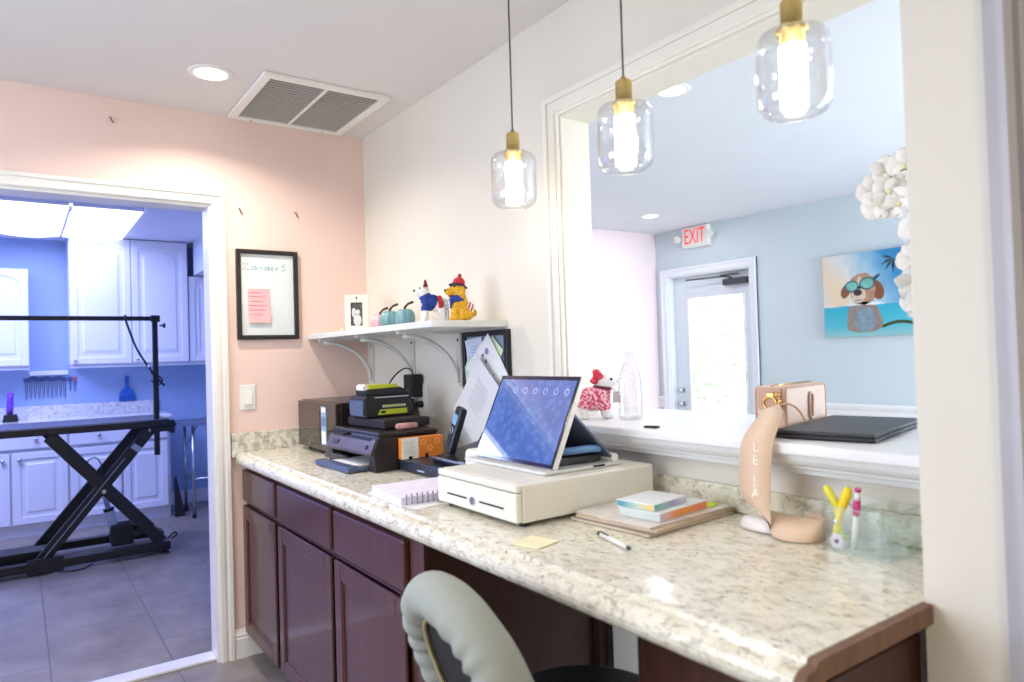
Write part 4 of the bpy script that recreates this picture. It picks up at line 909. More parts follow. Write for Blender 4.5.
# framed board with pinned papers
t = thing('notice_board', 'black framed notice board on the cream wall under the shelf end', 'notice board', (-0.01, -1.10, 1.0))
m = MB()
m.frame('x', -1.257, -0.948, 1.0, 1.412, 0.020, -0.022, -0.001, 0.002)
m.build('frame', BLK, t)
m = MB(); m.span((-0.009, -1.238, 1.018), (-0.002, -0.967, 1.397)); m.build('board', mat('pale_blue_grey_felt', (150, 164, 184), 0.7, var=0.03), t)
def sheet(label, y, z, w, h, ang, x, c, marks=None, mc=None, bow=0.012):
    t = thing('pinned_paper', label, 'paper', (x, y, z), 0, 'papers pinned to the notice board')
    R = Matrix.Translation((x, y, z)) @ Matrix.Rotation(math.radians(ang), 4, 'X')
    m = MB(); n = 6; vs = []
    for i in range(n + 1):
        for j in (0, 1):
            u = i / n; vs.append(R @ Vector((-bow * (2 * u - 1) ** 2 , (j - 0.5) * w, (0.5 - u) * h)))
    vs += [v + Vector((0.0008, 0, 0)) for v in vs]; k = 2 * (n + 1)
    fs = [(2 * i, 2 * i + 1, 2 * i + 3, 2 * i + 2) for i in range(n)] + [(k + 2 * i + 2, k + 2 * i + 3, k + 2 * i + 1, k + 2 * i) for i in range(n)]
    fs += [(2 * i, 2 * i + 2, k + 2 * i + 2, k + 2 * i) for i in range(n)] + [(2 * i + 1, k + 2 * i + 1, k + 2 * i + 3, 2 * i + 3) for i in range(n)] + [(0, k, k + 1, 1), (2 * n, 2 * n + 1, k + 2 * n + 1, k + 2 * n)]
    m.raw(vs, fs); m.build('paper', c, t)
    if marks:
        m = MB()
        for kind, a, b, s in marks:
            d = -bow * (2 * (0.5 - b / h) - 1) ** 2 - 0.0012 if True else 0
            if kind == 'dot': m.cyl(R @ Vector((d, a, b)), R @ Vector((d - 0.0006, a, b)), s, seg=12)
            else: 
                q = [R @ Vector((d, a - s / 2, b - 0.0012)), R @ Vector((d, a + s / 2, b - 0.0012)), R @ Vector((d, a + s / 2, b + 0.0012)), R @ Vector((d, a - s / 2, b + 0.0012))]
                m.raw(q + [v + Vector((0.0005, 0, 0)) for v in q], [(0, 1, 2, 3), (7, 6, 5, 4), (0, 4, 5, 1), (1, 5, 6, 2), (2, 6, 7, 3), (3, 7, 4, 0)])
        m.build('printing', mc or mat('grey_ink', (150, 154, 170), 0.7), t)
LILAC = mat('lilac_ink', (146, 140, 186), 0.7)
def lines(w, z0, n, st=0.011, l=0.6): return [('line', 0.0 + (random.random() - 0.5) * 0.02, z0 - k * st, w * l * (0.8 + 0.4 * random.random())) for k in range(n)]
sheet('pale blue printed card pinned at the top left of the board', -1.035, 1.325, 0.12, 0.12, -6, -0.016, mat('pale_blue_paper', (206, 216, 238), 0.8, var=0.03), lines(0.09, 0.03, 5), LILAC, 0.004)
sheet('pale green card pinned near the top right of the board', -1.165, 1.325, 0.09, 0.10, 38, -0.016, mat('pale_green_paper', (212, 230, 196), 0.8, var=0.02), None, None, 0.003)
sheet('green and white card poking out left of the paw print sheet', -1.02, 1.245, 0.10, 0.12, -58, -0.018, mat('mint_paper', (196, 218, 206), 0.8, var=0.05), lines(0.07, 0.03, 4), mat('dark_green_ink', (92, 124, 108), 0.7), 0.003)
sheet('white sheet with grey paw print dots pinned on the right of the board', -1.14, 1.245, 0.20, 0.24, -38, -0.024, PAPER, [('dot', -0.02, 0.05, 0.008), ('dot', 0.02, 0.05, 0.008), ('dot', 0.025, 0.02, 0.008), ('dot', -0.05, 0.075, 0.012), ('dot', -0.02, 0.08, 0.006)] + lines(0.14, -0.02, 6), LILAC, 0.003)
sheet('largest white printed letter hanging from the board', -1.09, 1.155, 0.20, 0.28, 40, -0.044, mat('letter_paper', (234, 232, 234), 0.8, var=0.01), lines(0.15, 0.07, 12), mat('faint_ink', (190, 186, 198), 0.7), 0.010)
sheet('white printed letter hanging lowest on the board', -1.03, 1.085, 0.17, 0.24, 42, -0.031, mat('grey_white_paper', (220, 222, 226), 0.8, var=0.01), lines(0.11, 0.06, 10), MATS['faint_ink'], 0.008)
# yellow note, white pen
m = MB(); m.box((-0.556, -2.105, Z + 0.0014), (0.076, 0.076, 0.002), 0.0004, 0.25); tag(m.build('sticky_note', mat('pale_yellow_paper', (240, 232, 190), 0.8, var=0.02)), 'pale yellow sticky note lying on the counter', 'note')
t = thing('pen', 'white pen with a dark tip lying in front of the magazines', 'pen', (-0.434, -2.22, Z))
a, b = Vector((-0.419, -2.165, Z + 0.006)), Vector((-0.449, -2.277, Z + 0.006)); d = (b - a).normalized()
m = MB(); m.cyl(a, b, 0.0052, seg=14); m.build('barrel', WHT, t)
m = MB(); m.cyl(b, b + d * 0.010, 0.0048, 0.0015, 14); m.build('tip', DGREY, t)
m = MB(); m.cyl(a, a - d * 0.012, 0.0045, seg=14); m.box(a + d * 0.016 + Vector((0, 0, 0.0055)), (0.004, 0.036, 0.0016), 0.0005, math.atan2(d.y, d.x) - PI / 2); m.build('clip', BLK, t)
# magazines
def slab(name, label, cat, group, c, w, h, th, rz, cover, edge, z):
    t = thing(name, label, cat, (c[0], c[1], z), rz, group)
    m = MB(); m.span((-w / 2 + 0.001, -h / 2 + 0.002, 0.0012), (w / 2 - 0.003, h / 2 - 0.002, th - 0.0012)); m.build('pages', edge, t, local=True)
    m = MB(); m.span((-w / 2, -h / 2, 0), (w / 2, h / 2, 0.0012), 0.0004); m.span((-w / 2, -h / 2, th - 0.0012), (w / 2, h / 2, th), 0.0004); m.span((w / 2 - 0.0012, -h / 2, 0), (w / 2, h / 2, th), 0.0004); m.build('cover', cover, t, local=True)
    return t
EDG = mat('cream_page_edges', (214, 196, 172), 0.8, var=0.12, scale=300)
yaw = math.radians(4)
slab('magazine', 'grey covered magazine at the bottom of the pile', 'magazine', 'magazines under the game boxes', (-0.198, -2.108), 0.32, 0.245, 0.008, yaw, mat('grey_magazine_cover', (150, 140, 132), 0.4, var=0.15, scale=10), EDG, Z)
slab('magazine', 'tan magazine in the middle of the pile', 'magazine', 'magazines under the game boxes', (-0.190, -2.112), 0.315, 0.24, 0.006, math.radians(6), mat('tan_magazine_cover', (206, 180, 152), 0.4, var=0.2, scale=12), EDG, Z + 0.0083)
slab('magazine', 'white covered magazine on top of the pile', 'magazine', 'magazines under the game boxes', (-0.192, -2.108), 0.305, 0.235, 0.005, math.radians(3), mat('pale_magazine_cover', (222, 214, 206), 0.35, var=0.2, scale=14), EDG, Z + 0.0146)
M0 = Z + 0.0200
def carton(label, c, w, h, th, rz, top, sx, sy, z):
    t = thing('game_box', label, 'box', (c[0], c[1], z), rz, 'small boxes on the magazines')
    m = MB(); m.span((-w / 2, -h / 2, 0), (w / 2, h / 2, th), 0.0015); m.build('box_body', top, t, local=True)
    for nm, lo, hi, c_ in (('side_print', (-w / 2 - 0.0006, -h / 2 + 0.002, 0.002), (-w / 2 + 0.0006, h / 2 - 0.002, th - 0.002), sx), ('side_print', (-w / 2 + 0.002, -h / 2 - 0.0006, 0.002), (w / 2 - 0.002, -h / 2 + 0.0006, th - 0.002), sy)):
        m = MB(); m.span(lo, hi); m.build(nm, c_, t, local=True)
WHC = mat('white_card', (228, 232, 232), 0.4, var=0.04)
def blend_mat(name, cols, axis, scale):
    m = bpy.data.materials.new(name); m.use_nodes = True; nt = m.node_tree; N = nt.nodes; L = nt.links; b = N['Principled BSDF']; b.inputs['Roughness'].default_value = 0.35
    tc = N.new('ShaderNodeTexCoord'); sx = N.new('ShaderNodeSeparateXYZ'); L.new(tc.outputs['Generated'], sx.inputs[0])
    nz = N.new('ShaderNodeTexNoise'); nz.inputs['Scale'].default_value = scale; L.new(tc.outputs['Object'], nz.inputs['Vector'])
    ad = N.new('ShaderNodeMath'); ad.operation = 'MULTIPLY_ADD'; ad.inputs[1].default_value = 0.3; L.new(nz.outputs['Fac'], ad.inputs[0]); L.new(sx.outputs[axis], ad.inputs[2])
    r = N.new('ShaderNodeValToRGB'); e = r.color_ramp.elements; n = len(cols)
    e[0].position = 0.15; e[0].color = rgb(cols[0]); e[1].position = 1.15 if False else 1.0; e[1].color = rgb(cols[-1])
    for i, c in enumerate(cols[1:-1]): k = e.new(0.15 + 0.85 * (i + 1) / (n - 1)); k.color = rgb(c)
    L.new(ad.outputs[0], r.inputs['Fac']); L.new(r.outputs['Color'], b.inputs['Base Color']); MATS[name] = m; return m
carton('white and orange small box lying on the magazines', (-0.205, -2.150), 0.190, 0.115, 0.020, math.radians(7), WHC, mat('pale_grey_print', (206, 214, 212), 0.4, var=0.05), blend_mat('orange_print', [(214, 198, 220), (236, 150, 74), (238, 152, 66), (236, 140, 90)], 0, 20), M0)
carton('white small box with teal and yellow edges on top of the orange one', (-0.232, -2.138), 0.135, 0.105, 0.016, math.radians(9), WHC, blend_mat('teal_yellow_print', [(236, 206, 120), (190, 210, 190), (84, 156, 172)], 1, 20), blend_mat('teal_violet_print', [(108, 176, 178), (150, 196, 196), (160, 156, 206), (206, 200, 226)], 0, 20), M0 + 0.0205)
m = MB(); m.box((-0.075, -2.168, M0 + 0.0012), (0.052, 0.052, 0.0015), 0.0003, 0.3); tag(m.build('sticky_note', mat('lime_paper', (206, 224, 70), 0.8, var=0.02)), 'lime green sticky note at the right end of the magazine pile', 'note')
# computer mouse
t = thing('computer_mouse', 'white computer mouse beside the beige strap', 'mouse', (-0.115, -2.35, Z), math.radians(-104))
m = MB(); n = 20; rg = 8; vs = []; fs = []
for i in range(rg + 1):
    u = i / rg
    for k in range(n):
        a = 2 * PI * k / n; r = math.cos(u * PI / 2) ** 0.55 if u < 1 else 0.0
        vs.append((0.056 * r * math.cos(a), 0.030 * r * math.sin(a) * (1 - 0.12 * math.cos(a)), 0.002 + 0.026 * math.sin(u * PI / 2) ** 0.9))
for i in range(rg):
    for k in range(n): fs.append((i * n + k, i * n + (k + 1) % n, (i + 1) * n + (k + 1) % n, (i + 1) * n + k))
fs.append(tuple(range(n - 1, -1, -1))); m.raw(vs, fs, None, True); m.build('shell', mat('pearl_plastic', (232, 226, 222), 0.3, var=0.01), t, local=True)
m = MB(); m.cyl((0.030, -0.004, 0.0225), (0.030, 0.004, 0.0225), 0.006, seg=16); m.build('scroll_wheel', GREYP, t, local=True)
m = MB(); m.cyl((-0.055, 0.0, 0.001), (-0.055, 0.0, 0.008), 0.008); m.build('pink_end', mat('rose_plastic', (196, 130, 130), 0.4), t, local=True)
# clear organizer with scissors and pen
t = thing('desk_organizer', 'clear acrylic desk organizer next to the wall stub', 'organizer', (-0.08, -2.57, Z), 0)
ox0, ox1, oy0, oy1 = -0.160, -0.028, -2.655, -2.515
def rr(x0, x1, y0, y1, r, n=6):
    P = []
    for cx, cy, a0 in ((x1 - r, y1 - r, 0), (x0 + r, y1 - r, PI / 2), (x0 + r, y0 + r, PI), (x1 - r, y0 + r, 3 * PI / 2)):
        for k in range(n + 1): a = a0 + PI / 2 * k / n; P.append((cx + r * math.cos(a), cy + r * math.sin(a)))
    return P
def ringwall(m, P, z0, z1, inset):
    cx = sum(p[0] for p in P) / len(P); cy = sum(p[1] for p in P) / len(P)
    Q = [(p[0] + (cx - p[0]) * inset, p[1] + (cy - p[1]) * inset) for p in P]; n = len(P)
    vs = [(p[0], p[1], z0) for p in P] + [(p[0], p[1], z1) for p in P] + [(p[0], p[1], z1) for p in Q] + [(p[0], p[1], z0) for p in Q]; fs = []
    for i in range(n):
        j = (i + 1) % n
        for k in range(4): fs.append((k * n + i, k * n + j, ((k + 1) % 4) * n + j, ((k + 1) % 4) * n + i))
    m.raw(vs, fs, None, False)
m = MB(); P = rr(ox0, ox1, oy0, oy1, 0.018); ringwall(m, P, Z, Z + 0.088, 0.05); m.prism(P, 'z', Z, Z + 0.005); m.build('tray', ACRY, t)
for lo, hi in (((ox0 + 0.004, -2.566, Z + 0.005), (ox1 - 0.004, -2.563, Z + 0.08)), ((-0.092, oy0 + 0.004, Z + 0.005), (-0.089, -2.566, Z + 0.075)), ((-0.092, -2.563, Z + 0.005), (-0.089, oy1 - 0.004, Z + 0.075))):
    m = MB(); m.span(lo, hi); m.build('divider', ACRY, t)
m = MB(); m.tube([(p[0], p[1], Z + 0.088) for p in P], 0.0016, 6, closed=True); m.build('rim', GLASS, t)
YEL = mat('yellow_plastic', (244, 214, 36), 0.35, var=0.03)
t = thing('scissors', 'yellow scissors standing crossed in the clear organizer', 'scissors', (-0.142, -2.545, Z + 0.006))
B0, J = Vector((-0.146, -2.534, Z + 0.008)), Vector((-0.142, -2.5455, Z + 0.058))
m = MB(); m.tube([B0, B0.lerp(J, 0.5), J, (-0.142, -2.542, Z + 0.085), (-0.143, -2.526, Z + 0.112), (-0.144, -2.520, Z + 0.122)], [0.004, 0.0065, 0.007, 0.007, 0.0085, 0.0055], 10); m.build('arm', mat('lemon_plastic', (226, 216, 58), 0.35, var=0.03), t)
m = MB(); m.tube([B0 + Vector((0.004, -0.004, 0)), B0.lerp(J, 0.5) + Vector((0.001, -0.003, 0)), J + Vector((-0.006, -0.001, 0)), (-0.149, -2.556, Z + 0.085), (-0.150, -2.567, Z + 0.112), (-0.150, -2.572, Z + 0.126)], [0.004, 0.0065, 0.007, 0.0085, 0.0100, 0.006], 10); m.build('arm', YEL, t)
m = MB(); m.cyl(J + Vector((-0.014, -0.001, 0)), J + Vector((0.010, 0, 0)), 0.0035); m.build('pivot', STEEL, t)
for o in t.children_recursive: o.data.transform(Matrix.Translation((0.007, 0, 0)))
t = thing('pen', 'pink and white pen standing in the clear organizer', 'pen', (-0.135, -2.58, Z + 0.006))
a, b = Vector((-0.136, -2.574, Z + 0.008)), Vector((-0.146, -2.592, Z + 0.128))
def seg(p, q): return a.lerp(b, p), a.lerp(b, q)
m = MB(); m.cyl(*seg(0, 0.62), 0.0055); m.cyl(*seg(0.80, 0.94), 0.005); m.build('barrel', WHT, t)
m = MB(); m.cyl(*seg(0.56, 0.80), 0.0068); m.cyl(*seg(0.95, 1.0), 0.006); m.build('grip', mat('magenta_plastic', (206, 58, 128), 0.35), t)
t = thing('paper_flower', 'small white flower with a green leaf at the bottom of the organizer', 'flower', (-0.12, -2.555, Z + 0.006))
m = MB()
for k in range(6): a_ = 2 * PI * k / 6; m.ell((-0.150, -2.549 + 0.009 * math.cos(a_), Z + 0.020 + 0.009 * math.sin(a_)), (0.003, 0.007, 0.007))
m.build('petals', mat('lilac_white_petal', (216, 206, 214), 0.6), t)
m = MB(); m.ell((-0.153, -2.549, Z + 0.020), 0.004); m.build('centre', mat('plum_felt', (112, 60, 92), 0.7), t)
m = MB(); m.ell((-0.140, -2.553, Z + 0.024), (0.004, 0.010, 0.013), (0.4, 0, 0)); m.ell((-0.140, -2.548, Z + 0.045), (0.003, 0.006, 0.014), (-0.3, 0, 0)); m.tube([(-0.146, -2.549, Z + 0.0146), (-0.140, -2.552, Z + 0.012), (-0.138, -2.553, Z + 0.012)], 0.002, 6); m.build('leaf', mat('lime_leaf', (176, 202, 62), 0.5), t)
# ================================================================== on the ledge
SL = 1.1105
# plush terrier
t = thing('plush_dog', 'white plush terrier in a pink speckled jumper and red bow on the ledge', 'plush toy', (0.035, -1.665, SL), math.radians(-38))
SPK = dots_mat('pink_speckle_cloth', (214, 62, 104), (244, 200, 212), 130, 0.52); REDB = dots_mat('red_bow_cloth', (206, 40, 62), (228, 92, 108), 90, 0.55)
m = MB()
m.ell((-0.014, 0, 0.058), (0.050, 0.030, 0.036)); m.cyl((0.012, 0, 0.065), (0.020, 0, 0.112), 0.026, 0.023); m.ell((0.026, 0, 0.118), (0.028, 0.026, 0.025)); m.ell((0.048, 0, 0.112), (0.017, 0.016, 0.014)); m.ell((0.040, 0, 0.098), (0.016, 0.018, 0.014))
for sy in (0.018, -0.018): m.cyl((0.022, sy, 0.06), (0.026, sy, 0.006), 0.0145); m.ell((0.032, sy, 0.009), (0.018, 0.014, 0.010)); m.cyl((-0.046, sy, 0.05), (-0.050, sy, 0.006), 0.0155); m.ell((-0.046, sy, 0.009), (0.020, 0.015, 0.010))
m.ell((-0.064, 0, 0.075), (0.010, 0.010, 0.018))
remesh(m.build('body', FURW, t, local=True), 0.004)
m = MB(); m.ell((-0.014, 0, 0.062), (0.056, 0.036, 0.038)); m.cyl((0.008, 0, 0.062), (0.018, 0, 0.100), 0.033, 0.027, 20)
for sy in (0.018, -0.018): m.cyl((0.018, sy, 0.060), (0.024, sy, 0.028), 0.020, 0.0185); m.cyl((-0.042, sy, 0.055), (-0.048, sy, 0.034), 0.021, 0.0195)
remesh(m.build('jumper', SPK, t, local=True), 0.004)
m = MB(); m.ell((0.006, 0.010, 0.140), (0.022, 0.012, 0.013), (0, 0.5, 0.4)); m.ell((0.004, -0.014, 0.138), (0.020, 0.014, 0.014), (0, 0.6, -0.6)); m.ell((0.006, -0.004, 0.138), 0.010); m.cyl((0.000, -0.004, 0.136), (-0.012, -0.012, 0.112), 0.008, 0.014, 12); remesh(m.build('bow', REDB, t, local=True), 0.0035)
for sy in (0.017, -0.019):
    m = MB(); m.ell((0.044, sy, 0.123), 0.0045); m.build('eye', EYE, t, local=True)
m = MB(); m.ell((0.065, 0, 0.115), (0.005, 0.007, 0.005)); m.build('nose', mat('beige_nose', (206, 196, 186), 0.6), t, local=True)
for sy in (0.014, -0.014):
    m = MB(); m.cyl((0.018, sy, 0.132), (0.010, sy * 1.7, 0.152), 0.010, 0.002, 10); m.build('ear', FURW, t, local=True)
m = MB(); m.lathe([(0.028, -0.005), (0.031, 0), (0.028, 0.005), (0.025, 0)], (0.018, 0, 0.097), 24, Matrix.Rotation(0.15, 4, 'Y'), close=True); m.build('collar', mat('wine_collar', (104, 34, 52), 0.7), t, local=True)
m = MB(); m.box((0.062, -0.022, 0.068), (0.034, 0.003, 0.034), 0.001, 0.5); m.tube([(0.045, -0.022, 0.095), (0.055, -0.024, 0.088), (0.060, -0.024, 0.084)], 0.001, 5); m.build('hang_tag', mat('taupe_card', (186, 178, 166), 0.7), t, local=True)
# bottle
t = thing('water_bottle', 'empty clear plastic bottle standing beside the plush dog', 'bottle', (0.075, -1.770, SL))
m = MB(); P = [(0.001, 0.004), (0.016, 0.006), (0.024, 0.000), (0.033, 0.002), (0.036, 0.010), (0.0365, 0.030), (0.0355, 0.034), (0.0365, 0.038), (0.0365, 0.105), (0.0355, 0.110), (0.036, 0.118), (0.032, 0.140), (0.022, 0.165), (0.014, 0.180), (0.0125, 0.186), (0.016, 0.188), (0.016, 0.190), (0.0125, 0.192), (0.0125, 0.205), (0.0115, 0.205), (0.0112, 0.186), (0.0125, 0.180), (0.0205, 0.165), (0.0305, 0.140), (0.0345, 0.118), (0.035, 0.038), (0.035, 0.012), (0.032, 0.004), (0.024, 0.003), (0.016, 0.008), (0.001, 0.006)]
m.lathe(P, (0, 0, 0), 40); m.build('bottle_body', glass_mat('bottle_plastic', gloss=0.10, edge=0.38, rough=0.05), t, local=True)
for k in range(5):
    a = 2 * PI * k / 5; m = MB(); m.ell((0.026 * math.cos(a), 0.026 * math.sin(a), 0.006), (0.009, 0.009, 0.005)); m.build('base_lobe', MATS['bottle_plastic'], t, local=True)
m = MB(); m.box((-0.057, -1.980, SL + 0.003), (0.018, 0.040, 0.005), 0.0015, 0.35); tag(m.build('magnet_strip', BLKM), 'small black strip lying on the ledge right of the bottle', 'strip')
# closed laptop
t = thing('laptop', 'closed black laptop lying on the ledge beside the beige bag', 'laptop', (0.178, -2.404, SL), math.radians(12.0))
LAP = mat('charcoal_shell', (54, 54, 58), 0.5, var=0.05)
m = MB(); m.span((-0.200, -0.108, 0.001), (0.195, 0.108, 0.010), 0.004, 3); m.build('base', mat('dark_charcoal', (40, 40, 44), 0.5), t, local=True)
m = MB(); m.span((-0.200, -0.108, 0.0108), (0.195, 0.108, 0.0195), 0.004, 3); m.build('lid', LAP, t, local=True)
m = MB(); m.span((-0.196, -0.104, 0.0098), (0.191, 0.104, 0.0112)); m.build('gap_line', BLK, t, local=True)
# bag: local x along the front face, front faces local -y
t = thing('crossbody_bag', 'boxy beige crossbody bag with a double hook emblem on its front', 'bag', (0.222, -2.222, SL), math.radians(6.4))
BEI = mat('beige_leather', (212, 180, 158), 0.45, var=0.02, bump=0.08, bscale=300); BEI2 = mat('beige_piping', (190, 150, 124), 0.45, var=0.02)
m = MB(); m.span((-0.113, -0.040, 0.001), (0.113, 0.045, 0.109), 0.012, 4); m.build('body', BEI, t, local=True)
def rect_ring(y): return [(p[0], y, p[1]) for p in rr(-0.110, 0.110, 0.004, 0.106, 0.014)]
for y in (-0.038, 0.043):
    m = MB(); m.tube(rect_ring(y), 0.0022, 6, closed=True); m.build('piping', BEI2, t, local=True)
m = MB(); m.tube([(-0.108, 0.0, 0.108), (-0.05, 0.0, 0.1105), (0.108, 0.0, 0.1105)], 0.0025, 6); m.build('zip', GOLD, t, local=True)
m = MB(); em = [(-0.012, 0.030), (-0.012, 0.072)] + [(-0.002 - 0.010 * math.cos(a), 0.074 + 0.012 * math.sin(a)) for a in [PI * k / 8 for k in range(1, 9)]]
m.tube([(0.020 + p[0], -0.0425, p[1]) for p in em] + [(0.028, -0.0425, 0.062)], 0.0036, 8)
em2 = [(0.028, 0.066), (0.028, 0.036)] + [(0.018 + 0.010 * math.cos(a), 0.032 - 0.012 * math.sin(a)) for a in [PI * k / 8 for k in range(1, 9)]]
m.tube([(p[0], -0.0425, p[1]) for p in em2] + [(0.008, -0.0425, 0.042)], 0.0036, 8)
m.build('emblem', mat('rose_enamel', (224, 190, 168), 0.25), t, local=True)
m = MB()
m.tube([(-0.1185, 0.018 * math.cos(a), 0.066 + 0.016 * math.sin(a)) for a in [2 * PI * k / 20 for k in range(20)]], 0.0032, 8, closed=True)
m.span((-0.118, -0.010, 0.078), (-0.112, 0.010, 0.092), 0.002); m.build('side_ring', GOLD, t, local=True)
m = MB(); m.span((-0.1165, -0.030, 0.050), (-0.1125, 0.034, 0.105), 0.001); m.build('side_tab', BEI2, t, local=True)
m = MB(); m.ell((-0.122, -0.022, 0.088), 0.0065); m.ell((-0.124, -0.028, 0.072), 0.005); m.tube([(-0.118, -0.012, 0.094), (-0.124, -0.024, 0.090), (-0.128, -0.030, 0.074), (-0.132, -0.028, 0.055)], 0.0025, 8); m.build('swivel_clasp', GOLD, t, local=True)
m = MB(); m.tube(spl([(-0.120, -0.020, 0.060), (-0.118, -0.048, 0.066), (-0.108, -0.068, 0.052), (-0.100, -0.080, 0.026), (-0.098, -0.086, 0.0235)]), 0.0028, 8); m.tube(spl([(-0.122, -0.020, 0.058), (-0.15, -0.04, 0.046), (-0.19, -0.035, 0.030)]), 0.0024, 8); m.build('cord_puller', mat('tan_cord', (216, 180, 140), 0.5), t, local=True)
# strap, as a part of the bag
m = MB()
pts = [(0.100, -2.238, 1.160), (0.060, -2.262, 1.168), (-0.005, -2.312, 1.162), (-0.075, -2.343, 1.142), (-0.119, -2.352, 1.104), (-0.128, -2.350, 1.040), (-0.130, -2.350, 0.990), (-0.128, -2.362, 0.958), (-0.134, -2.400, 0.942), (-0.142, -2.450, 0.940), (-0.132, -2.488, 0.9415), (-0.104, -2.498, 0.9425), (-0.076, -2.472, 0.942), (-0.060, -2.430, 0.941)]
wid = [(0.012, -0.016, 0.030), (0.020, -0.020, 0.016), (0.020, 0.036, 0.004), (0.010, 0.039, 0.0), (0.0, 0.040, 0.0), (0.0, 0.040, 0.0), (0.004, 0.039, 0.004), (0.016, 0.035, 0.010), (0.030, 0.012, 0.016), (0.026, 0.0, 0.020), (0.010, -0.004, 0.0225), (0.0, -0.004, 0.0225), (-0.006, 0.0, 0.0215), (-0.006, 0.002, 0.020)]
for w_ in wid: pass
wid = [Vector(w_) for w_ in wid]
wid[0] = Vector((0.006, 0.030, -0.012)); wid[1] = Vector((0.008, 0.036, -0.010)); wid[2] = Vector((0.010, 0.038, -0.006)); wid[3] = Vector((0.006, 0.039, -0.002))
m.ribbon(pts, wid, 0.0024, 6); st = m.build('strap', mat('beige_webbing', (226, 196, 168), 0.6, var=0.03, scale=200), t)
m = MB()
for ch, z in (('L', 1.098), ('E', 1.070), ('J', 1.028), ('A', 0.998)):
    X = Matrix.Translation((-0.1300 if z < 1.05 else -0.1255 - (1.066 - z) * 0.12, -2.353, z)) @ Matrix(((0, 0, -1, 0), (0, -1, 0, 0), (-1, 0, 0, 0), (0, 0, 0, 1))) if False else Matrix.Translation((-0.1315 if z < 1.05 else -0.1285 + (z - 1.066) * 0.10, -2.353, z)) @ Matrix(((0, 0, -1, 0), (-1, 0, 0, 0), (0, 1, 0, 0), (0, 0, 0, 1)))
    vs, fs = text_mesh(ch, 0.030, X, 0.0006); m.raw(vs, fs)
tag(m.build('lettering', mat('white_print', (246, 240, 230), 0.5), st), 'white capital letters down the strap')
# orchid in a white vase
t = thing('orchid', 'white orchid arching beside the wall stub in a tall white vase', 'orchid', (0.245, -2.60, SL))
m = MB(); m.lathe([(0.001, 0.001), (0.034, 0.001), (0.040, 0.010), (0.052, 0.06), (0.056, 0.11), (0.050, 0.165), (0.038, 0.205), (0.040, 0.215), (0.036, 0.215), (0.034, 0.205), (0.045, 0.165), (0.050, 0.11), (0.001, 0.05)], (0.245, -2.60, SL), 36); m.build('vase', mat('white_porcelain', (240, 242, 244), 0.15, var=0.005), t)
base = Vector((0.245, -2.60, SL + 0.20))
stem_pts = spl([base, (0.235, -2.605, 1.42), (0.215, -2.61, 1.55), (0.195, -2.60, 1.66), (0.175, -2.565, 1.705), (0.160, -2.525, 1.690), (0.150, -2.490, 1.660)])
m = MB(); m.tube(stem_pts, 0.0035, 8); m.build('stem', mat('orchid_stem_green', (96, 116, 62), 0.5), t)
LEAF = mat('dark_orchid_leaf', (62, 92, 58), 0.35, var=0.1)
for yaw_, ln, up in ((2.0, 0.13, 0.05), (3.6, 0.12, 0.02), (0.2, 0.14, 0.06), (5.2, 0.12, 0.03), (1.2, 0.10, 0.09)):
    m = MB(); n = 10; vs = []; fs = []
    for i in range(n + 1):
        u = i / n; w_ = 0.024 * math.sin(PI * min(0.98, u * 0.92 + 0.08)) ** 0.8; p = base + Vector((math.cos(yaw_) * ln * u, math.sin(yaw_) * ln * u, up * math.sin(u * 2.2) + 0.012)); s = Vector((-math.sin(yaw_), math.cos(yaw_), 0))
        vs += [p - s * w_, p + Vector((0, 0, -0.006)), p + s * w_]
    for i in range(n): fs += [(3 * i, 3 * i + 1, 3 * i + 4, 3 * i + 3), (3 * i + 1, 3 * i + 2, 3 * i + 5, 3 * i + 4)]
    m.raw(vs, fs, None, True); lf = m.build('leaf', LEAF, t); sd = lf.modifiers.new('thickness', 'SOLIDIFY'); sd.thickness = 0.0015
PET = mat('white_petal', (240, 238, 234), 0.6, var=0.02, sss=0); YC = mat('yellow_lip', (228, 218, 176), 0.5, var=0.1)
def flower(p, nrm, s=0.040, roll=0.0):
    p = Vector(p); q = Vector(nrm).to_track_quat('Z', 'Y').to_matrix().to_4x4(); X = Matrix.Translation(p) @ q @ Matrix.Rotation(roll, 4, 'Z')
    m = MB()
    for k, (a, ln, wd, cup) in enumerate(((0.15, 0.95, 0.62, 0.15), (PI - 0.15, 0.95, 0.62, 0.15), (PI / 2, 0.95, 0.40, 0.1), (-2.2, 0.9, 0.36, 0.1), (-0.94, 0.9, 0.36, 0.1))):
        n = 7; vs = []; fs = []
        for i in range(n + 1):
            u = i / n; w_ = wd * s * math.sin(PI * (0.06 + 0.9 * u)) ** 0.65
            c = Vector((math.cos(a), math.sin(a), 0)) * (s * ln * u); sd = Vector((-math.sin(a), math.cos(a), 0)) * w_; z = s * cup * math.sin(u * 2.6) + 0.001 * k
            vs += [c - sd + Vector((0, 0, z + 0.12 * s * u)), c + Vector((0, 0, z)), c + sd + Vector((0, 0, z + 0.12 * s * u))]
        for i in range(n): fs += [(3 * i, 3 * i + 1, 3 * i + 4, 3 * i + 3), (3 * i + 1, 3 * i + 2, 3 * i + 5, 3 * i + 4)]
        m.raw(vs, fs, X, True)
    f = m.build('flower', PET, t); sd = f.modifiers.new('thickness', 'SOLIDIFY'); sd.thickness = 0.001
    m = MB(); m.ell(X @ Vector((0, -0.004, 0.008)), 0.006); m.build('lip', YC, f)
cam_dir = Vector((-0.9, -0.45, 0.0))
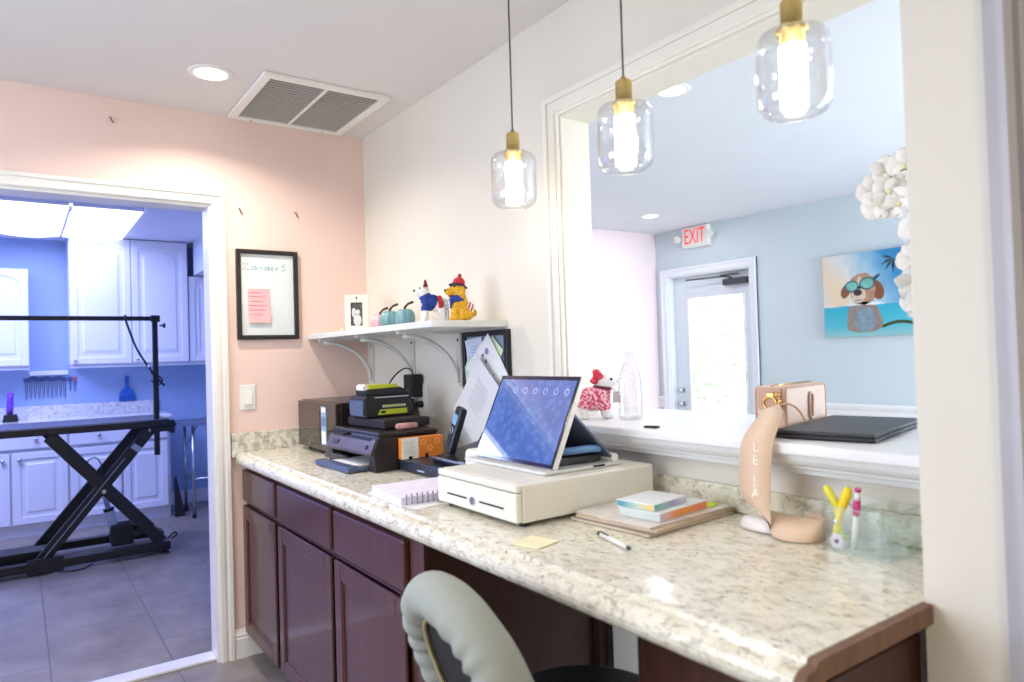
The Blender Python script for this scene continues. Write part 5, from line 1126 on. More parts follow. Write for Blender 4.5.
for i, (p, r) in enumerate([((0.150, -2.480, 1.668), 0.3), ((0.150, -2.512, 1.705), 1.2), ((0.160, -2.548, 1.715), 0.1), ((0.135, -2.520, 1.655), 2.1), ((0.150, -2.538, 1.632), 0.7), ((0.160, -2.555, 1.672), 1.7), ((0.160, -2.572, 1.570), 0.2), ((0.155, -2.566, 1.500), 0.5), ((0.145, -2.560, 1.450), 1.4), ((0.155, -2.572, 1.405), 0.0), ((0.190, -2.585, 1.530), 1.0), ((0.140, -2.498, 1.632), 0.9)]):
    flower(Vector(p) + Vector((0.012, -0.004, 0.002)), cam_dir + Vector((random.uniform(-0.4, 0.4), random.uniform(-0.4, 0.4), random.uniform(-0.3, 0.4))), 0.040 if i < 6 else 0.042, r)

# ================================================================== lobby
t = thing('exit_sign', 'white EXIT sign with red letters above the glass door', 'exit sign', (LX, 0.885, 2.245))
m = MB(); m.span((LX - 0.050, 0.735, 2.246), (LX, 1.035, 2.436), 0.008, 3); m.build('case', WHT, t)
m = MB(); X = Matrix.Translation((LX - 0.0510, 0.885, 2.340)) @ Matrix(((0, 0, -1, 0), (-1, 0, 0, 0), (0, 1, 0, 0), (0, 0, 0, 1))) @ Matrix.Diagonal((0.86, 1.45, 1, 1))
vs, fs = text_mesh('EXIT', 0.135, X, 0.0008); m.raw(vs, fs)
for f in m.bm.faces: pass
m.build('red_letters', mat('exit_red', (226, 52, 50), 0.4, emit=(240, 60, 56), estr=0.5), t)
for y in (0.700, 1.070):
    m = MB(); m.cyl((LX - 0.025, y + (0.03 if y < 0.9 else -0.03), 2.345), (LX - 0.03, y, 2.345), 0.010); m.cyl((LX - 0.03, y, 2.345), (LX - 0.075, y, 2.335), 0.024, 0.034); m.build('emergency_lamp', WHT, t)
t = thing('canvas_picture', 'canvas picture of a dog in goggles swimming in blue water', 'picture', (LX - 0.012, -0.665, 1.373))
def sky_mat():
    m = bpy.data.materials.new('canvas_print'); m.use_nodes = True; nt = m.node_tree; N = nt.nodes; L = nt.links; b = N['Principled BSDF']; b.inputs['Roughness'].default_value = 0.6
    tc = N.new('ShaderNodeTexCoord'); sx = N.new('ShaderNodeSeparateXYZ'); L.new(tc.outputs['Generated'], sx.inputs[0])
    nz = N.new('ShaderNodeTexNoise'); nz.inputs['Scale'].default_value = 5; nz.inputs['Detail'].default_value = 5; L.new(tc.outputs['Generated'], nz.inputs['Vector'])
    # sky: warm white at the left fading to blue at the upper right
    a = N.new('ShaderNodeMath'); a.operation = 'MULTIPLY_ADD'; a.inputs[1].default_value = -1.0; L.new(sx.outputs['Y'], a.inputs[0]); a.inputs[2].default_value = 1.0
    c = N.new('ShaderNodeMath'); c.operation = 'MULTIPLY_ADD'; c.inputs[1].default_value = 0.45; L.new(sx.outputs['Z'], c.inputs[0]); L.new(a.outputs[0], c.inputs[2])
    d = N.new('ShaderNodeMath'); d.operation = 'MULTIPLY_ADD'; d.inputs[1].default_value = 0.35; L.new(nz.outputs['Fac'], d.inputs[0]); L.new(c.outputs[0], d.inputs[2])
    r = N.new('ShaderNodeValToRGB'); e = r.color_ramp.elements; e[0].position = 0.22; e[0].color = rgb((226, 222, 216)); e[1].position = 1.0; e[1].color = rgb((34, 120, 180))
    for p, q in ((0.36, (236, 214, 178)), (0.50, (222, 224, 224)), (0.64, (150, 196, 220)), (0.82, (52, 142, 196))): k = e.new(p); k.color = rgb(q)
    d2 = N.new('ShaderNodeMath'); d2.operation = 'MULTIPLY'; d2.inputs[1].default_value = 0.62; L.new(d.outputs[0], d2.inputs[0]); L.new(d2.outputs[0], r.inputs['Fac'])
    # water below the line
    w1 = N.new('ShaderNodeValToRGB'); e = w1.color_ramp.elements; e[0].position = 0.0; e[0].color = rgb((150, 196, 200)); e[1].position = 0.40; e[1].color = rgb((44, 176, 206)); k = e.new(0.14); k.color = rgb((80, 190, 208))
    L.new(sx.outputs['Z'], w1.inputs['Fac'])
    wv = N.new('ShaderNodeMath'); wv.operation = 'MULTIPLY_ADD'; wv.inputs[1].default_value = 0.06; L.new(nz.outputs['Fac'], wv.inputs[0]); L.new(sx.outputs['Z'], wv.inputs[2])
    gt = N.new('ShaderNodeMath'); gt.operation = 'GREATER_THAN'; gt.inputs[1].default_value = 0.40; L.new(wv.outputs[0], gt.inputs[0])
    mx = N.new('ShaderNodeMix'); mx.data_type = 'RGBA'; L.new(gt.outputs[0], mx.inputs['Factor']); L.new(w1.outputs['Color'], mx.inputs['A']); L.new(r.outputs['Color'], mx.inputs['B'])
    L.new(mx.outputs['Result'], b.inputs['Base Color']); MATS['canvas_print'] = m; return m
py0, py1, pz0, pz1 = -1.005, -0.325, 1.373, 1.990
m = MB(); m.span((LX - 0.030, py0, pz0), (LX - 0.0005, py1, pz1), 0.002); cv = m.build('canvas', sky_mat(), t)
PX = LX - 0.0305
def flat(m, pts, k): m.prism([(py1 - p[0] * 0.617, pz1 - p[1] * 0.617) for p in pts], 'x', PX - 0.0003 * k, PX + 0.0004)
def oval(cx, cy, rx, ry, rot=0.0, n=20): return [(cx + rx * math.cos(a) * math.cos(rot) - ry * math.sin(a) * math.sin(rot), cy + rx * math.cos(a) * math.sin(rot) + ry * math.sin(a) * math.cos(rot)) for a in [2 * PI * k / n for k in range(n)]]
dogm = [mat('dog_tan_paint', (184, 144, 114), 0.6, var=0.15, scale=40), mat('dog_brown_paint', (138, 84, 58), 0.6, var=0.15, scale=40), mat('dog_cream_paint', (220, 198, 180), 0.6, var=0.1, scale=40), mat('dog_nose_paint', (56, 46, 48), 0.5), mat('goggle_frame_paint', (66, 96, 110), 0.4), mat('goggle_lens_paint', (120, 190, 178), 0.3, var=0.25, scale=30), mat('wet_fur_paint', (150, 132, 122), 0.6, var=0.2, scale=40), mat('grey_chest_paint', (132, 152, 164), 0.5, var=0.2, scale=30), mat('foam_paint', (232, 240, 244), 0.6, var=0.05), mat('palm_paint', (52, 62, 56), 0.6)]
m = MB()
m.m = 6; flat(m, [(0.30, 0.92), (0.29, 0.80), (0.32, 0.66), (0.36, 0.60), (0.62, 0.60), (0.68, 0.70), (0.72, 0.82), (0.72, 0.90), (0.60, 0.95), (0.42, 0.95)], 1)
m.m = 7; flat(m, oval(0.51, 0.80, 0.13, 0.15), 2)
m.m = 8; flat(m, [(0.30, 0.605), (0.45, 0.585), (0.66, 0.60), (0.76, 0.62), (0.66, 0.635), (0.45, 0.625), (0.33, 0.63)], 3)
m.m = 1; flat(m, oval(0.665, 0.46, 0.075, 0.12, -0.35), 2); flat(m, oval(0.285, 0.45, 0.055, 0.085, 0.4), 2)
m.m = 0; flat(m, [(0.34, 0.42), (0.36, 0.30), (0.45, 0.25), (0.55, 0.25), (0.62, 0.31), (0.65, 0.44), (0.62, 0.58), (0.52, 0.63), (0.40, 0.60), (0.35, 0.52)], 3)
m.m = 2; flat(m, oval(0.445, 0.50, 0.085, 0.10), 4); flat(m, oval(0.46, 0.36, 0.03, 0.08), 4)
m.m = 4; flat(m, oval(0.365, 0.395, 0.085, 0.07, -0.1), 5); flat(m, oval(0.55, 0.375, 0.095, 0.075, -0.1), 5); flat(m, [(0.62, 0.31), (0.70, 0.27), (0.70, 0.30), (0.64, 0.36)], 5)
m.m = 5; flat(m, oval(0.365, 0.395, 0.068, 0.054, -0.1), 6); flat(m, oval(0.55, 0.375, 0.078, 0.058, -0.1), 6)
m.m = 3; flat(m, oval(0.435, 0.475, 0.052, 0.038), 6); flat(m, [(0.39, 0.56), (0.44, 0.575), (0.50, 0.555), (0.44, 0.562)], 6)
m.m = 9
for a in (0.2, 0.9, 1.6, 2.3, 2.9, 3.6): flat(m, [(0.86, 0.12), (0.86 + 0.07 * math.cos(a) - 0.015 * math.sin(a), 0.12 + 0.07 * math.sin(a) + 0.015 * math.cos(a)), (0.86 + 0.15 * math.cos(a), 0.12 + 0.15 * math.sin(a) + 0.02), (0.86 + 0.07 * math.cos(a) + 0.015 * math.sin(a), 0.12 + 0.07 * math.sin(a) - 0.015 * math.cos(a))], 2)
m.build('painted_dog', dogm, cv)
def can(name, x, y, label, r=0.075):
    t = thing(name, label, 'ceiling light', (x, y, H), 0, 'recessed lights in the lobby ceiling')
    m = MB(); m.lathe([(r * 0.75, -0.001), (r * 0.8, -0.006), (r * 1.02, -0.004), (r * 1.08, 0), (r * 0.75, 0)], (x, y, H), 36, close=True); m.build('trim_ring', WHT, t)
    m = MB(); m.cyl((x, y, H - 0.0035), (x, y, H - 0.0005), r * 0.76, seg=36); m.build('lens', MATS['warm_white_lens'], t)
    lamp('lamp', 'AREA', (x, y, H - 0.008), 4, (250, 248, 255), 0.14, parent=t)
can('recessed_ceiling_light', 2.879, 0.752, 'recessed ceiling light in the lobby near the exit sign')
can('recessed_ceiling_light', 0.873, -1.281, 'recessed ceiling light in the lobby just beyond the pass-through head')
# shrub outdoors beyond the glass door
def shrub(label, x, y, h, r, seed):
    rnd = random.Random(seed); t = thing('garden_shrub', label, 'shrub', (x, y, -0.1))
    m = MB()
    for k in range(5): a = k * 1.3; m.tube([(x, y, -0.1), (x + 0.1 * math.cos(a), y + 0.1 * math.sin(a), h * 0.4), (x + r * 0.6 * math.cos(a), y + r * 0.6 * math.sin(a), h * 0.8)], [0.03, 0.02, 0.008], 6)
    m.build('branches', mat('shrub_bark', (170, 170, 150), 0.9), t)
    m = MB()
    for k in range(520):
        u = rnd.uniform(-1, 1); a = rnd.uniform(0, 2 * PI); q = rnd.uniform(0.55, 1.0); s = math.sqrt(1 - u * u)
        c = Vector((x + r * q * s * math.cos(a), y + r * q * s * math.sin(a), h * 0.55 + h * 0.45 * q * u)); d = Vector((rnd.uniform(-1, 1), rnd.uniform(-1, 1), rnd.uniform(-0.6, 1))).normalized() * 0.075; e_ = d.orthogonal().normalized() * 0.028
        m.raw([c - d, c + e_, c + d, c - e_], [(0, 1, 2, 3)])
    m.build('foliage', mat('shrub_leaf', (150, 190, 130), 0.6, var=0.2), t)
shrub('leafy green shrub outside beyond the glass door', 6.6, 3.6, 2.3, 1.0, 3)
m = MB(); m.span((3.8, -3, -0.12), (14, 12, -0.1)); struct('ground_outside', m, mat('pale_paving', (214, 212, 206), 0.8, var=0.05))
# ================================================================== stool / chair in the foreground
t = thing('office_chair', 'rolling stool chair with a sage grey stretch cover over its backrest', 'chair', (-0.49, -2.18, 0), 0)
SAGE = mat('sage_grey_cloth', (156, 160, 150), 0.75, var=0.04, scale=12, bump=0.12, bscale=18)
# backrest: pillow ring with an open back, local -x is the rear
BX = Matrix.Translation((-0.322, -0.082, 0.755)) @ Matrix.Rotation(-0.09, 4, 'Z') @ Matrix.Rotation(-0.348, 4, 'Y')
def back_pt(u, v, rad=1.0):
    """u around the ring, v around its section (0 = outer rim, pi/2 = rear)"""
    hw, hh, tk = 0.196, 0.202, 0.039
    e = 0.9
    cy = (hw - tk) * (abs(math.cos(u)) ** e) * (1 if math.cos(u) >= 0 else -1); cz = (hh - tk) * (abs(math.sin(u)) ** e) * (1 if math.sin(u) >= 0 else -1)
    dn = Vector((0, math.cos(u), math.sin(u)))
    return BX @ (Vector((-tk * 1.10 * math.sin(v) * rad, cy, cz)) + dn * tk * math.cos(v) * rad)
m = MB(); nu, nv = 160, 24; vs = []; fs = []
for i in range(nu):
    u = 2 * PI * i / nu
    for j in range(nv):
        v = 2 * PI * j / nv
        gath = 1 + 0.085 * math.sin(u * 26 + 1.6 * math.sin(u * 5) + 0.5 * v) * max(0.0, math.sin(v - 0.25)) * (0.65 + 0.35 * math.sin(u * 3)) + 0.012 * math.sin(u * 9 + 2 * v)
        vs.append(back_pt(u, v, gath))
for i in range(nu):
    for j in range(nv): fs.append((i * nv + j, ((i + 1) % nu) * nv + j, ((i + 1) % nu) * nv + (j + 1) % nv, i * nv + (j + 1) % nv))
m.raw(vs, fs, None, True); cov = m.build('backrest_cover', SAGE, t, local=True)
m = MB(); pts = []
for i in range(40):
    u = 2 * PI * i / 40; p = back_pt(u, PI * 0.84, 1.0); pts.append(p)
m.tube(pts, 0.0042, 8, closed=True); m.build('elastic_hem', mat('yellowed_elastic', (186, 172, 128), 0.8, var=0.1), cov, local=True)
m = MB(); n = 40; vs = [BX @ Vector((-0.016, 0.136 * math.cos(2 * PI * k / n), 0.124 * math.sin(2 * PI * k / n))) for k in range(n)] + [BX @ Vector((0.022, 0.15 * math.cos(2 * PI * k / n), 0.138 * math.sin(2 * PI * k / n))) for k in range(n)]
m.raw(vs, [tuple(range(n)), tuple(range(2 * n - 1, n - 1, -1))] + [(k, (k + 1) % n, n + (k + 1) % n, n + k) for k in range(n)]); m.build('backrest_shell', BLKM, t, local=True)
m = MB()
p0 = BX @ Vector((-0.02, 0, -0.02)); m.tube(spl([p0, BX @ Vector((-0.035, 0, -0.10)), BX @ Vector((-0.09, 0, -0.19)), (-0.30, -0.06, 0.53), (-0.22, -0.04, 0.505), (-0.05, -0.01, 0.502)]), 0.018, 10); m.build('back_support', BLK, t, local=True)
m = MB(); m.lathe([(0.001, 0.0), (0.175, 0.0), (0.19, 0.015), (0.193, 0.04), (0.185, 0.062), (0.155, 0.074), (0.001, 0.078)], (0.0, 0, 0.522), 48); m.build('seat', mat('black_vinyl', (18, 18, 18), 0.45, var=0.1), t, local=True)
m = MB(); m.cyl((0, 0, 0.11), (0, 0, 0.515), 0.026); m.cyl((0, 0, 0.34), (0, 0, 0.505), 0.033); m.cyl((0, 0, 0.500), (0, 0, 0.523), 0.08, 0.10); m.build('gas_column', BLK, t, local=True)
for k in range(5):
    a = 2 * PI * k / 5 + 0.3; d = Vector((math.cos(a), math.sin(a), 0))
    m = MB(); m.tube([d * 0.02 + Vector((0, 0, 0.12)), d * 0.15 + Vector((0, 0, 0.105)), d * 0.26 + Vector((0, 0, 0.075))], [0.022, 0.018, 0.014], 8); lg = m.build('leg', BLK, t, local=True)
    m = MB(); c = d * 0.26; s = Vector((-d.y, d.x, 0)); m.cyl(c + s * 0.022 + Vector((0, 0, 0.028)), c - s * 0.022 + Vector((0, 0, 0.028)), 0.0275); m.cyl(c + Vector((0, 0, 0.03)), c + Vector((0, 0, 0.075)), 0.008); m.build('caster', BLKM, lg, local=True)

# ================================================================== grooming room
GY = 3.40
GW = mat('white_cabinet_paint', (228, 228, 234), 0.35, var=0.01)
KNOB = mat('nickel_knob', (200, 200, 205), 0.25, metal=1.0)
t = thing('base_cabinet', 'white grooming room base cabinets with raised panel doors and knobs', 'cabinet', (-1.3, 3.68, 0))
m = MB(); m.span((-2.65, GY + 0.02, 0.10), (-0.371, 3.975, 0.862)); m.span((-2.65, GY + 0.055, 0.0), (-0.371, 3.975, 0.10)); m.build('carcass', GW, t)
for i, (a, b) in enumerate(((-0.732, -0.392), (-1.108, -0.748), (-1.492, -1.126), (-1.872, -1.508), (-2.25, -1.89), (-2.62, -2.27))):
    d = panel_door('door', t, GY + 0.02, a, b, 0.105, 0.665, GW, axis='y', raised=True)
    kx = b - 0.045 if i % 2 == 1 else a + 0.045
    if i == 2: kx = a + 0.045
    if i == 3: kx = b - 0.045
    m = MB(); m.ell((kx, GY - 0.018, 0.61), 0.016); m.cyl((kx, GY + 0.002, 0.61), (kx, GY - 0.012, 0.61), 0.007); m.build('knob', KNOB, d)
for i, (a, b) in enumerate(((-1.108, -0.392), (-1.872, -1.126), (-2.62, -1.89))):
    m = MB(); m.box(((a + b) / 2, GY + 0.010, 0.765), (b - a, 0.020, 0.150), 0.006); d = m.build('drawer', GW, t)
    for kx in ((a + b) / 2 - 0.16, (a + b) / 2 + 0.16):
        m = MB(); m.ell((kx, GY - 0.018, 0.765), 0.015); m.cyl((kx, GY + 0.002, 0.765), (kx, GY - 0.012, 0.765), 0.007); m.build('knob', KNOB, d)
t = thing('countertop', 'speckled granite counter along the back wall of the grooming room', 'countertop', (-1.4, 3.66, 0.863))
G3 = granite_mat('granite_pale_speckle', base=(214, 212, 208), mid=(180, 176, 172), dark=(96, 92, 96), white=(232, 232, 232))
m = MB(); m.span((-2.68, 3.365, 0.863), (-0.358, 3.957, 0.895), 0.006); m.build('slab', G3, t)
m = MB(); m.span((-2.68, 3.957, 0.868), (-0.372, 3.979, 1.0), 0.003); m.build('backsplash', G3, t)
def upper(label, x0, x1, z0, z1, yf, ndoors, knob):
    t = thing('wall_cabinet', label, 'cabinet', ((x0 + x1) / 2, 3.8, z0), 0, 'white wall cabinets in the grooming room')
    m = MB(); m.span((x0, yf + 0.02, z0), (x1, 3.975, z1)); m.build('carcass', GW, t)
    w_ = (x1 - x0) / ndoors
    for k in range(ndoors):
        d = panel_door('door', t, yf + 0.02, x0 + k * w_ + 0.003, x0 + (k + 1) * w_ - 0.003, z0 + 0.003, z1 - 0.004, GW, arch=True, axis='y', raised=True)
        if knob:
            kx = x0 + k * w_ + 0.035; m = MB(); m.ell((kx, yf - 0.016, z0 + 0.035), 0.013); m.cyl((kx, yf, z0 + 0.035), (kx, yf - 0.010, z0 + 0.035), 0.006); m.build('knob', KNOB, d)
    m = MB(); m.span((x0 + 0.0, yf + 0.03, z0 - 0.03), (x1, yf + 0.045, z0)); m.build('light_rail', GW, t)
upper('tall two door white wall cabinet reaching the grooming room ceiling', -1.084, -0.160, 1.345, 2.436, 3.63, 2, True)
upper('shorter white wall cabinet left of the tall one', -2.05, -1.367, 1.345, 2.14, 3.63, 2, False)
upper('narrow white wall cabinet under the soffit in the corner', -0.157, 0.20, 1.345, 2.132, 3.645, 2, False)
# magnetic strip with shears
m = MB(); m.span((-1.365, 3.952, 1.262), (-1.085, 3.979, 1.300), 0.003); tag(m.build('tool_rail', WHITEL), 'white rail on the grooming room wall above the row of shears', 'rail')
NVYM = mat('navy_handle', (34, 46, 110), 0.4, var=0.05); BLADE = mat('dark_steel_blade', (96, 112, 150), 0.3, metal=0.7); ORG = mat('orange_handle', (222, 110, 84), 0.4)
def shears(label, x, ln, spread, hm):
    o = thing('grooming_shears', label, 'shears', (x, 3.972, 1.24 - ln), 0, 'grooming shears hanging in a row on the wall')
    m = MB()
    for s in (-1, 1): m.tube([(s * 0.007 + 0.008 * math.cos(a), -0.006, ln - 0.016 + 0.014 * math.sin(a)) for a in [2 * PI * k / 12 for k in range(12)]], 0.0035, 6, closed=True)
    m.build('handles', hm, o, local=True)
    m = MB()
    for s in (-1, 1): m.prism([(s * 0.008, ln - 0.03), (s * 0.008 + 0.006, ln - 0.03), (s * spread + 0.003, 0.004), (s * spread, 0.0)], 'y', -0.009 + (0.003 if s > 0 else 0), -0.006 + (0.003 if s > 0 else 0))
    m.build('blades', BLADE, o, local=True); return o
NTH = ['leftmost of the row', 'second from the left', 'third from the left', 'fourth from the left', 'fifth from the left', 'sixth from the left', 'seventh from the left', 'eighth from the left', 'ninth from the left', 'tenth from the left, with thin blades']
proto = None
for k in range(10):
    x = -1.390 + k * 0.0305
    lab = 'navy handled grooming shears, ' + NTH[k]
    if proto is None: proto = shears(lab, x, 0.185, 0.004, NVYM)
    else: copy_tree(proto, (x, 3.972, 1.055 + 0.006 * (k % 3)), 0, lab)
shears('short blue handled shears next to the orange pair', -1.075, 0.12, 0.003, mat('violet_blue_handle', (58, 48, 150), 0.4))
shears('orange handled shears at the right end of the row', -1.040, 0.13, 0.003, ORG)
# dustpan
t = thing('dustpan', 'bright blue dustpan hanging on the grooming room wall', 'dustpan', (-0.632, 3.976, 1.0))
BP = mat('bright_blue_plastic', (36, 104, 190), 0.4, var=0.03)
m = MB(); m.prism([(-0.700, 1.002), (-0.564, 1.002), (-0.572, 1.07), (-0.596, 1.110), (-0.632, 1.122), (-0.668, 1.110), (-0.692, 1.07)], 'y', 3.945, 3.974, bev=0.005); m.build('pan', BP, t)
m = MB(); m.tube([(-0.632, 3.960, 1.115), (-0.632, 3.955, 1.16), (-0.632, 3.962, 1.225)], [0.016, 0.013, 0.015], 10); m.build('handle', BP, t)
m = MB(); m.span((-0.696, 3.940, 1.004), (-0.568, 3.946, 1.05)); m.build('scoop_shadow_panel', mat('scoop_shade_blue', (28, 84, 160), 0.5), t)  # darker blue panel paints the shade inside the scoop
# purple clipper on stand
t = thing('hair_clipper', 'purple hair clipper in a black charging stand on the grooming counter', 'clipper', (-1.50, 3.72, 0.8955))
m = MB(); m.prism([(-1.555, 0.896), (-1.445, 0.896), (-1.455, 0.955), (-1.545, 0.955)], 'y', 3.67, 3.77, bev=0.006); m.build('stand', BLKP, t)
m = MB(); m.tube([(-1.505, 3.72, 0.955), (-1.503, 3.72, 1.02), (-1.500, 3.72, 1.08), (-1.498, 3.72, 1.12)], [0.022, 0.026, 0.022, 0.024], 12); m.ell((-1.498, 3.72, 1.118), (0.026, 0.02, 0.016)); m.build('body', mat('purple_plastic', (112, 60, 176), 0.3), t)
# fluorescent wrap lights
LENS = emis_mat('cool_tube_lens', (214, 222, 255), 2.6)
def wrap(label, x0, x1, y0, y1, energy=8.5):
    t = thing('fluorescent_light', label, 'ceiling light', ((x0 + x1) / 2, (y0 + y1) / 2, H), 0, 'fluorescent lights on the grooming room ceiling')
    n = 12; w_ = x1 - x0
    m = MB(); m.prism([(x0 + 0.01, H - 0.001), (x0, H - 0.012)] + [(x0 + w_ * k / n, H - 0.012 - 0.026 * math.sin(PI * k / n) ** 0.8) for k in range(1, n)] + [(x1, H - 0.012), (x1 - 0.01, H - 0.001)], 'y', y0, y1); m.build('lens', LENS, t)
    for y in (y0 - 0.008, y1): 
        m = MB(); m.span((x0, y, H - 0.022), (x1, y + 0.008, H - 0.0005), 0.002); m.build('end_cap', WHITEL, t)
    lamp('lamp', 'AREA', ((x0 + x1) / 2, (y0 + y1) / 2, H - 0.05), energy, (158, 170, 255), w_ * 0.9, (y1 - y0) * 0.95, parent=t)
wrap('fluorescent ceiling light on the right, nearer the tall cabinet', -1.128, -0.690, 2.26, 3.63)
wrap('fluorescent ceiling light on the left, cut by the doorway edge', -1.585, -1.148, 2.26, 3.63)
wrap('fluorescent ceiling light outside the doorway view, seen only in the touch screen', -2.55, -1.72, 1.56, 2.9, 64)
m = MB(); m.span((-1.146, 2.35, H - 0.028), (-1.130, 3.55, H - 0.0005), 0.003); m.cyl((-1.138, 2.28, H - 0.03), (-1.138, 2.36, H - 0.03), 0.012); tag(m.build('light_bracket', WHITEL), 'narrow white metal channel between the two fluorescent lights', 'bracket')
# grooming table
t = thing('grooming_table', 'black scissor lift dog grooming table with an overhead arm', 'grooming table', (-1.25, 2.40, 0))
TOPM = mat('ribbed_rubber_top', (58, 62, 80), 0.4, var=0.05, scale=60)
x0, x1, y0, y1 = -1.92, -0.575, 2.11, 2.72
m = MB(); m.span((x0, y0, 0.888), (x1, y1, 0.936), 0.006); m.build('tabletop_frame', BLK, t)
m = MB(); m.span((x0 + 0.01, y0 + 0.012, 0.936), (x1 - 0.012, y1 - 0.012, 0.941)); m.build('tabletop_mat', TOPM, t)
def bar(m, p, q, w_, d): # flat bar between two points in a y = const plane
    p = Vector(p); q = Vector(q); v = q - p; a = math.atan2(v.z, v.x); m.box((p + q) / 2, (v.length, d, w_), 0.004, (0, -a, 0))
for y in (2.155, 2.66):
    m = MB(); bar(m, (-1.290, y, 0.875), (-0.640, y, 0.085), 0.074, 0.030); m.build('scissor_leg', BLK, t)
    yy = y + (0.034 if y < 2.4 else -0.034); m = MB(); bar(m, (-0.690, yy, 0.875), (-1.345, yy, 0.070), 0.074, 0.030); m.build('scissor_leg', BLK, t)
    m = MB(); m.cyl((-0.985, y - 0.022, 0.482), (-0.985, y + 0.022, 0.482), 0.014); m.build('pivot_bolt', STEEL, t); m = MB(); m.cyl((-0.70, y - 0.020, 0.868), (-0.70, y + 0.02, 0.868), 0.012); m.build('pivot_bolt', STEEL, t)
    m = MB(); m.span((-1.92, y - 0.035, 0.028), (-0.588, y + 0.035, 0.082), 0.004); m.build('base_rail', BLK, t)
m = MB(); bar(m, (-0.86, 2.1395, 0.690), (-1.36, 2.1395, 0.060), 0.005, 0.002); bar(m, (-0.80, 2.1395, 0.740), (-0.775, 2.1395, 0.770), 0.062, 0.004); m.build('bright_edge', mat('pale_grey_edge', (150, 156, 170), 0.4), t)  # thin pale grey strips laid along one scissor leg
m = MB(); m.span((-0.650, 2.12, 0.03), (-0.588, 2.70, 0.085), 0.004); m.span((-1.33, 2.15, 0.035), (-1.27, 2.66, 0.075)); m.build('cross_rail', BLK, t)
m = MB(); m.span((-1.92, 2.30, 0.03), (-1.27, 2.48, 0.12), 0.004); m.span((-1.42, 2.112, 0.012), (-1.22, 2.125, 0.105)); m.build('base_plate', BLK, t)
for x in (-0.615, -1.88):
    for y in (2.155, 2.66):
        m = MB(); m.cyl((x, y, 0.0), (x, y, 0.012), 0.026); m.cyl((x, y, 0.012), (x, y, 0.03), 0.008); m.build('levelling_foot', BLK, t)
m = MB(); m.cyl((-0.968, 2.42, 0.47), (-0.935, 2.42, 0.30), 0.018); m.cyl((-0.938, 2.42, 0.32), (-0.890, 2.42, 0.10), 0.030); m.build('lift_cylinder', mat('pale_grey_paint', (170, 180, 196), 0.35), t)
m = MB(); m.lathe([(0.030, 0), (0.034, 0.0), (0.034, 0.02), (0.030, 0.02)], (-0.934, 2.42, 0.30), 20, Matrix.Rotation(-0.21, 4, 'Y'), close=True); m.build('cylinder_collar', BLK, t)
m = MB(); m.span((-0.93, 2.33, 0.06), (-0.79, 2.50, 0.20), 0.012); m.span((-0.80, 2.34, 0.08), (-0.655, 2.48, 0.165), 0.02); m.cyl((-0.80, 2.33, 0.13), (-0.68, 2.33, 0.13), 0.030); m.span((-0.70, 2.18, 0.085), (-0.62, 2.30, 0.15), 0.006); m.build('motor', BLKM, t)
m = MB(); m.box((-0.735, 2.41, 0.185), (0.13, 0.11, 0.012), 0.004, (0, 0.25, 0)); m.build('motor_cover', mat('blue_grey_metal', (110, 124, 150), 0.35, metal=0.4), t)
m = MB(); m.tube(spl([(-0.60, 2.16, 0.10), (-0.56, 2.15, 0.135), (-0.545, 2.16, 0.115), (-0.575, 2.17, 0.092)]), 0.006, 8); m.build('power_cable', BLK, t); m = MB(); m.tube(spl([(-1.30, 2.17, 0.02), (-1.22, 2.09, 0.006), (-1.12, 2.085, 0.006), (-1.06, 2.12, 0.02)]), 0.005, 6); m.build('power_cable', BLK, t); m = MB(); m.tube(spl([(-1.03, 2.40, 0.58), (-1.06, 2.40, 0.66), (-1.01, 2.40, 0.685), (-0.975, 2.40, 0.62), (-0.98, 2.40, 0.50)]), 0.004, 6); m.build('power_cable', BLK, t)
m = MB(); m.span((-0.672, 2.150, 0.690), (-0.638, 2.184, 1.660), 0.003); m.build('arm_post', BLK, t)
m = MB(); m.span((-1.80, 2.150, 1.634), (-0.630, 2.184, 1.664), 0.003); m.span((-0.680, 2.146, 1.625), (-0.622, 2.188, 1.672), 0.004); arm = m.build('arm_bar', BLK, t)
m = MB(); m.cyl((-0.625, 2.167, 1.60), (-0.600, 2.167, 1.60), 0.006); m.cyl((-0.602, 2.167, 1.60), (-0.588, 2.167, 1.60), 0.016, 0.018, 12); m.build('knob', BLK, arm)
m = MB(); m.span((-0.700, 2.105, 0.855), (-0.560, 2.195, 0.888), 0.004); m.span((-0.580, 2.12, 0.84), (-0.545, 2.19, 0.93), 0.004); m.cyl((-0.555, 2.15, 0.895), (-0.535, 2.15, 0.895), 0.014); m.build('clamp', BLK, t)
t = thing('grooming_loop', 'dark braided grooming noose hanging from the table arm to its post', 'leash', (-0.83, 2.14, 1.63))
m = MB(); m.tube([(-0.838 + 0.02 * math.cos(a), 2.142 + 0.028 * math.sin(a) * 0 + 0.0, 1.618 + 0.010 + 0.024 * math.sin(a)) for a in [2 * PI * k / 14 for k in range(14)]], 0.004, 6, closed=True) if False else m.tube(spl([(-0.838, 2.167, 1.668), (-0.838, 2.142, 1.662), (-0.836, 2.140, 1.632), (-0.815, 2.138, 1.56), (-0.775, 2.136, 1.44), (-0.71, 2.134, 1.32), (-0.655, 2.134, 1.235), (-0.605, 2.134, 1.175)]), 0.0075, 8); m.build('cord', mat('navy_braid', (30, 32, 54), 0.7, var=0.3, scale=120), t)
m = MB(); m.lathe([(0.006, 0), (0.013, 0), (0.013, 0.016), (0.006, 0.016)], (-0.705, 2.134, 1.305), 16, Matrix.Rotation(0.9, 4, 'Y'), close=True); m.build('steel_slider', STEEL, t)
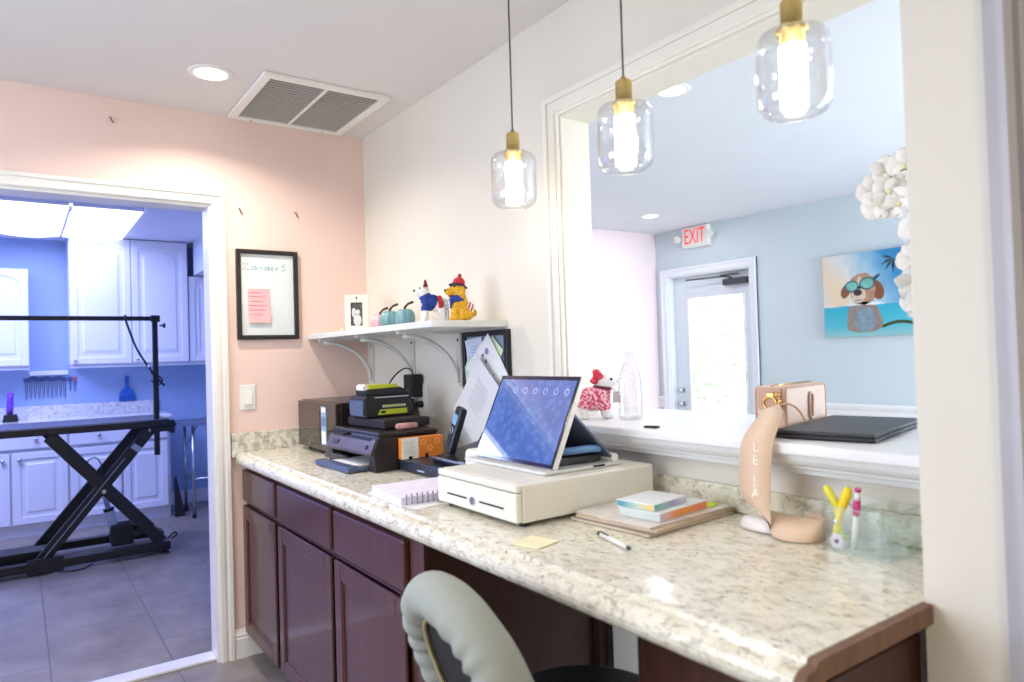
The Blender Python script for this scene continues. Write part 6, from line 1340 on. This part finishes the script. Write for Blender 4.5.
m = MB(); m.tube(spl([(-0.690, 2.132, 1.265), (-0.650, 2.130, 1.250), (-0.620, 2.130, 1.215), (-0.640, 2.132, 1.185), (-0.690, 2.134, 1.215)]), 0.006, 8); m.build('snap_hook', BLK, t)
# steel side table
t = thing('side_table', 'small stainless steel table with tube legs against the grooming room wall', 'table', (-0.02, 3.40, 0))
sx0, sx1, sy0, sy1 = -0.325, 0.28, 3.16, 3.62
m = MB(); m.span((sx0, sy0, 0.792), (sx1, sy1, 0.806), 0.003)
for lo, hi in (((sx0, sy0, 0.800), (sx1, sy0 + 0.018, 0.822)), ((sx0, sy1 - 0.018, 0.800), (sx1, sy1, 0.822)), ((sx0, sy0, 0.800), (sx0 + 0.018, sy1, 0.822)), ((sx1 - 0.018, sy0, 0.800), (sx1, sy1, 0.822))): m.span(lo, hi, 0.004)
m.build('tray_top', mat('satin_steel', (168, 174, 186), 0.3, metal=0.9, var=0.04), t)
for x in (sx0 + 0.10, sx1 - 0.08):
    for y in (sy0 + 0.05, sy1 - 0.05):
        m = MB(); m.cyl((x, y, 0.03), (x, y, 0.792), 0.0125); lg = m.build('leg', STEEL, t)
        m = MB(); m.cyl((x, y, 0.0), (x, y, 0.045), 0.017); m.build('rubber_foot', BLK, lg)
m = MB()
for x in (sx0 + 0.10, sx1 - 0.08): m.tube(spl([(x, sy0 + 0.05, 0.20), (x, sy0 + 0.07, 0.30), (x, sy0 + 0.12, 0.325), (x, sy1 - 0.12, 0.325), (x, sy1 - 0.07, 0.30), (x, sy1 - 0.05, 0.20)]), 0.011, 8)
m.tube([(sx0 + 0.10, sy0 + 0.10, 0.322), (sx1 - 0.08, sy0 + 0.10, 0.322)], 0.010, 8); m.tube([(sx0 + 0.10, sy1 - 0.06, 0.56), (sx0 + 0.22, sy1 - 0.06, 0.79)], 0.006, 6); m.build('stretcher', STEEL, t)
# folded stand leaning beside the cabinet
t = thing('folded_stand', 'narrow black folded stand leaning beside the white base cabinet', 'stand', (-0.315, 3.38, 0))
m = MB(); m.prism([(-0.352, 0.002), (-0.268, 0.002), (-0.338, 0.36), (-0.355, 0.36)], 'y', 3.36, 3.375, bev=0.002); m.build('front_panel', BLKM, t)
m = MB(); m.prism([(-0.340, 0.002), (-0.290, 0.002), (-0.338, 0.30), (-0.350, 0.30)], 'y', 3.380, 3.392); m.build('rear_panel', BLK, t)
m = MB(); m.cyl((-0.348, 3.355, 0.345), (-0.348, 3.395, 0.345), 0.005); m.build('hinge_pin', STEEL, t)
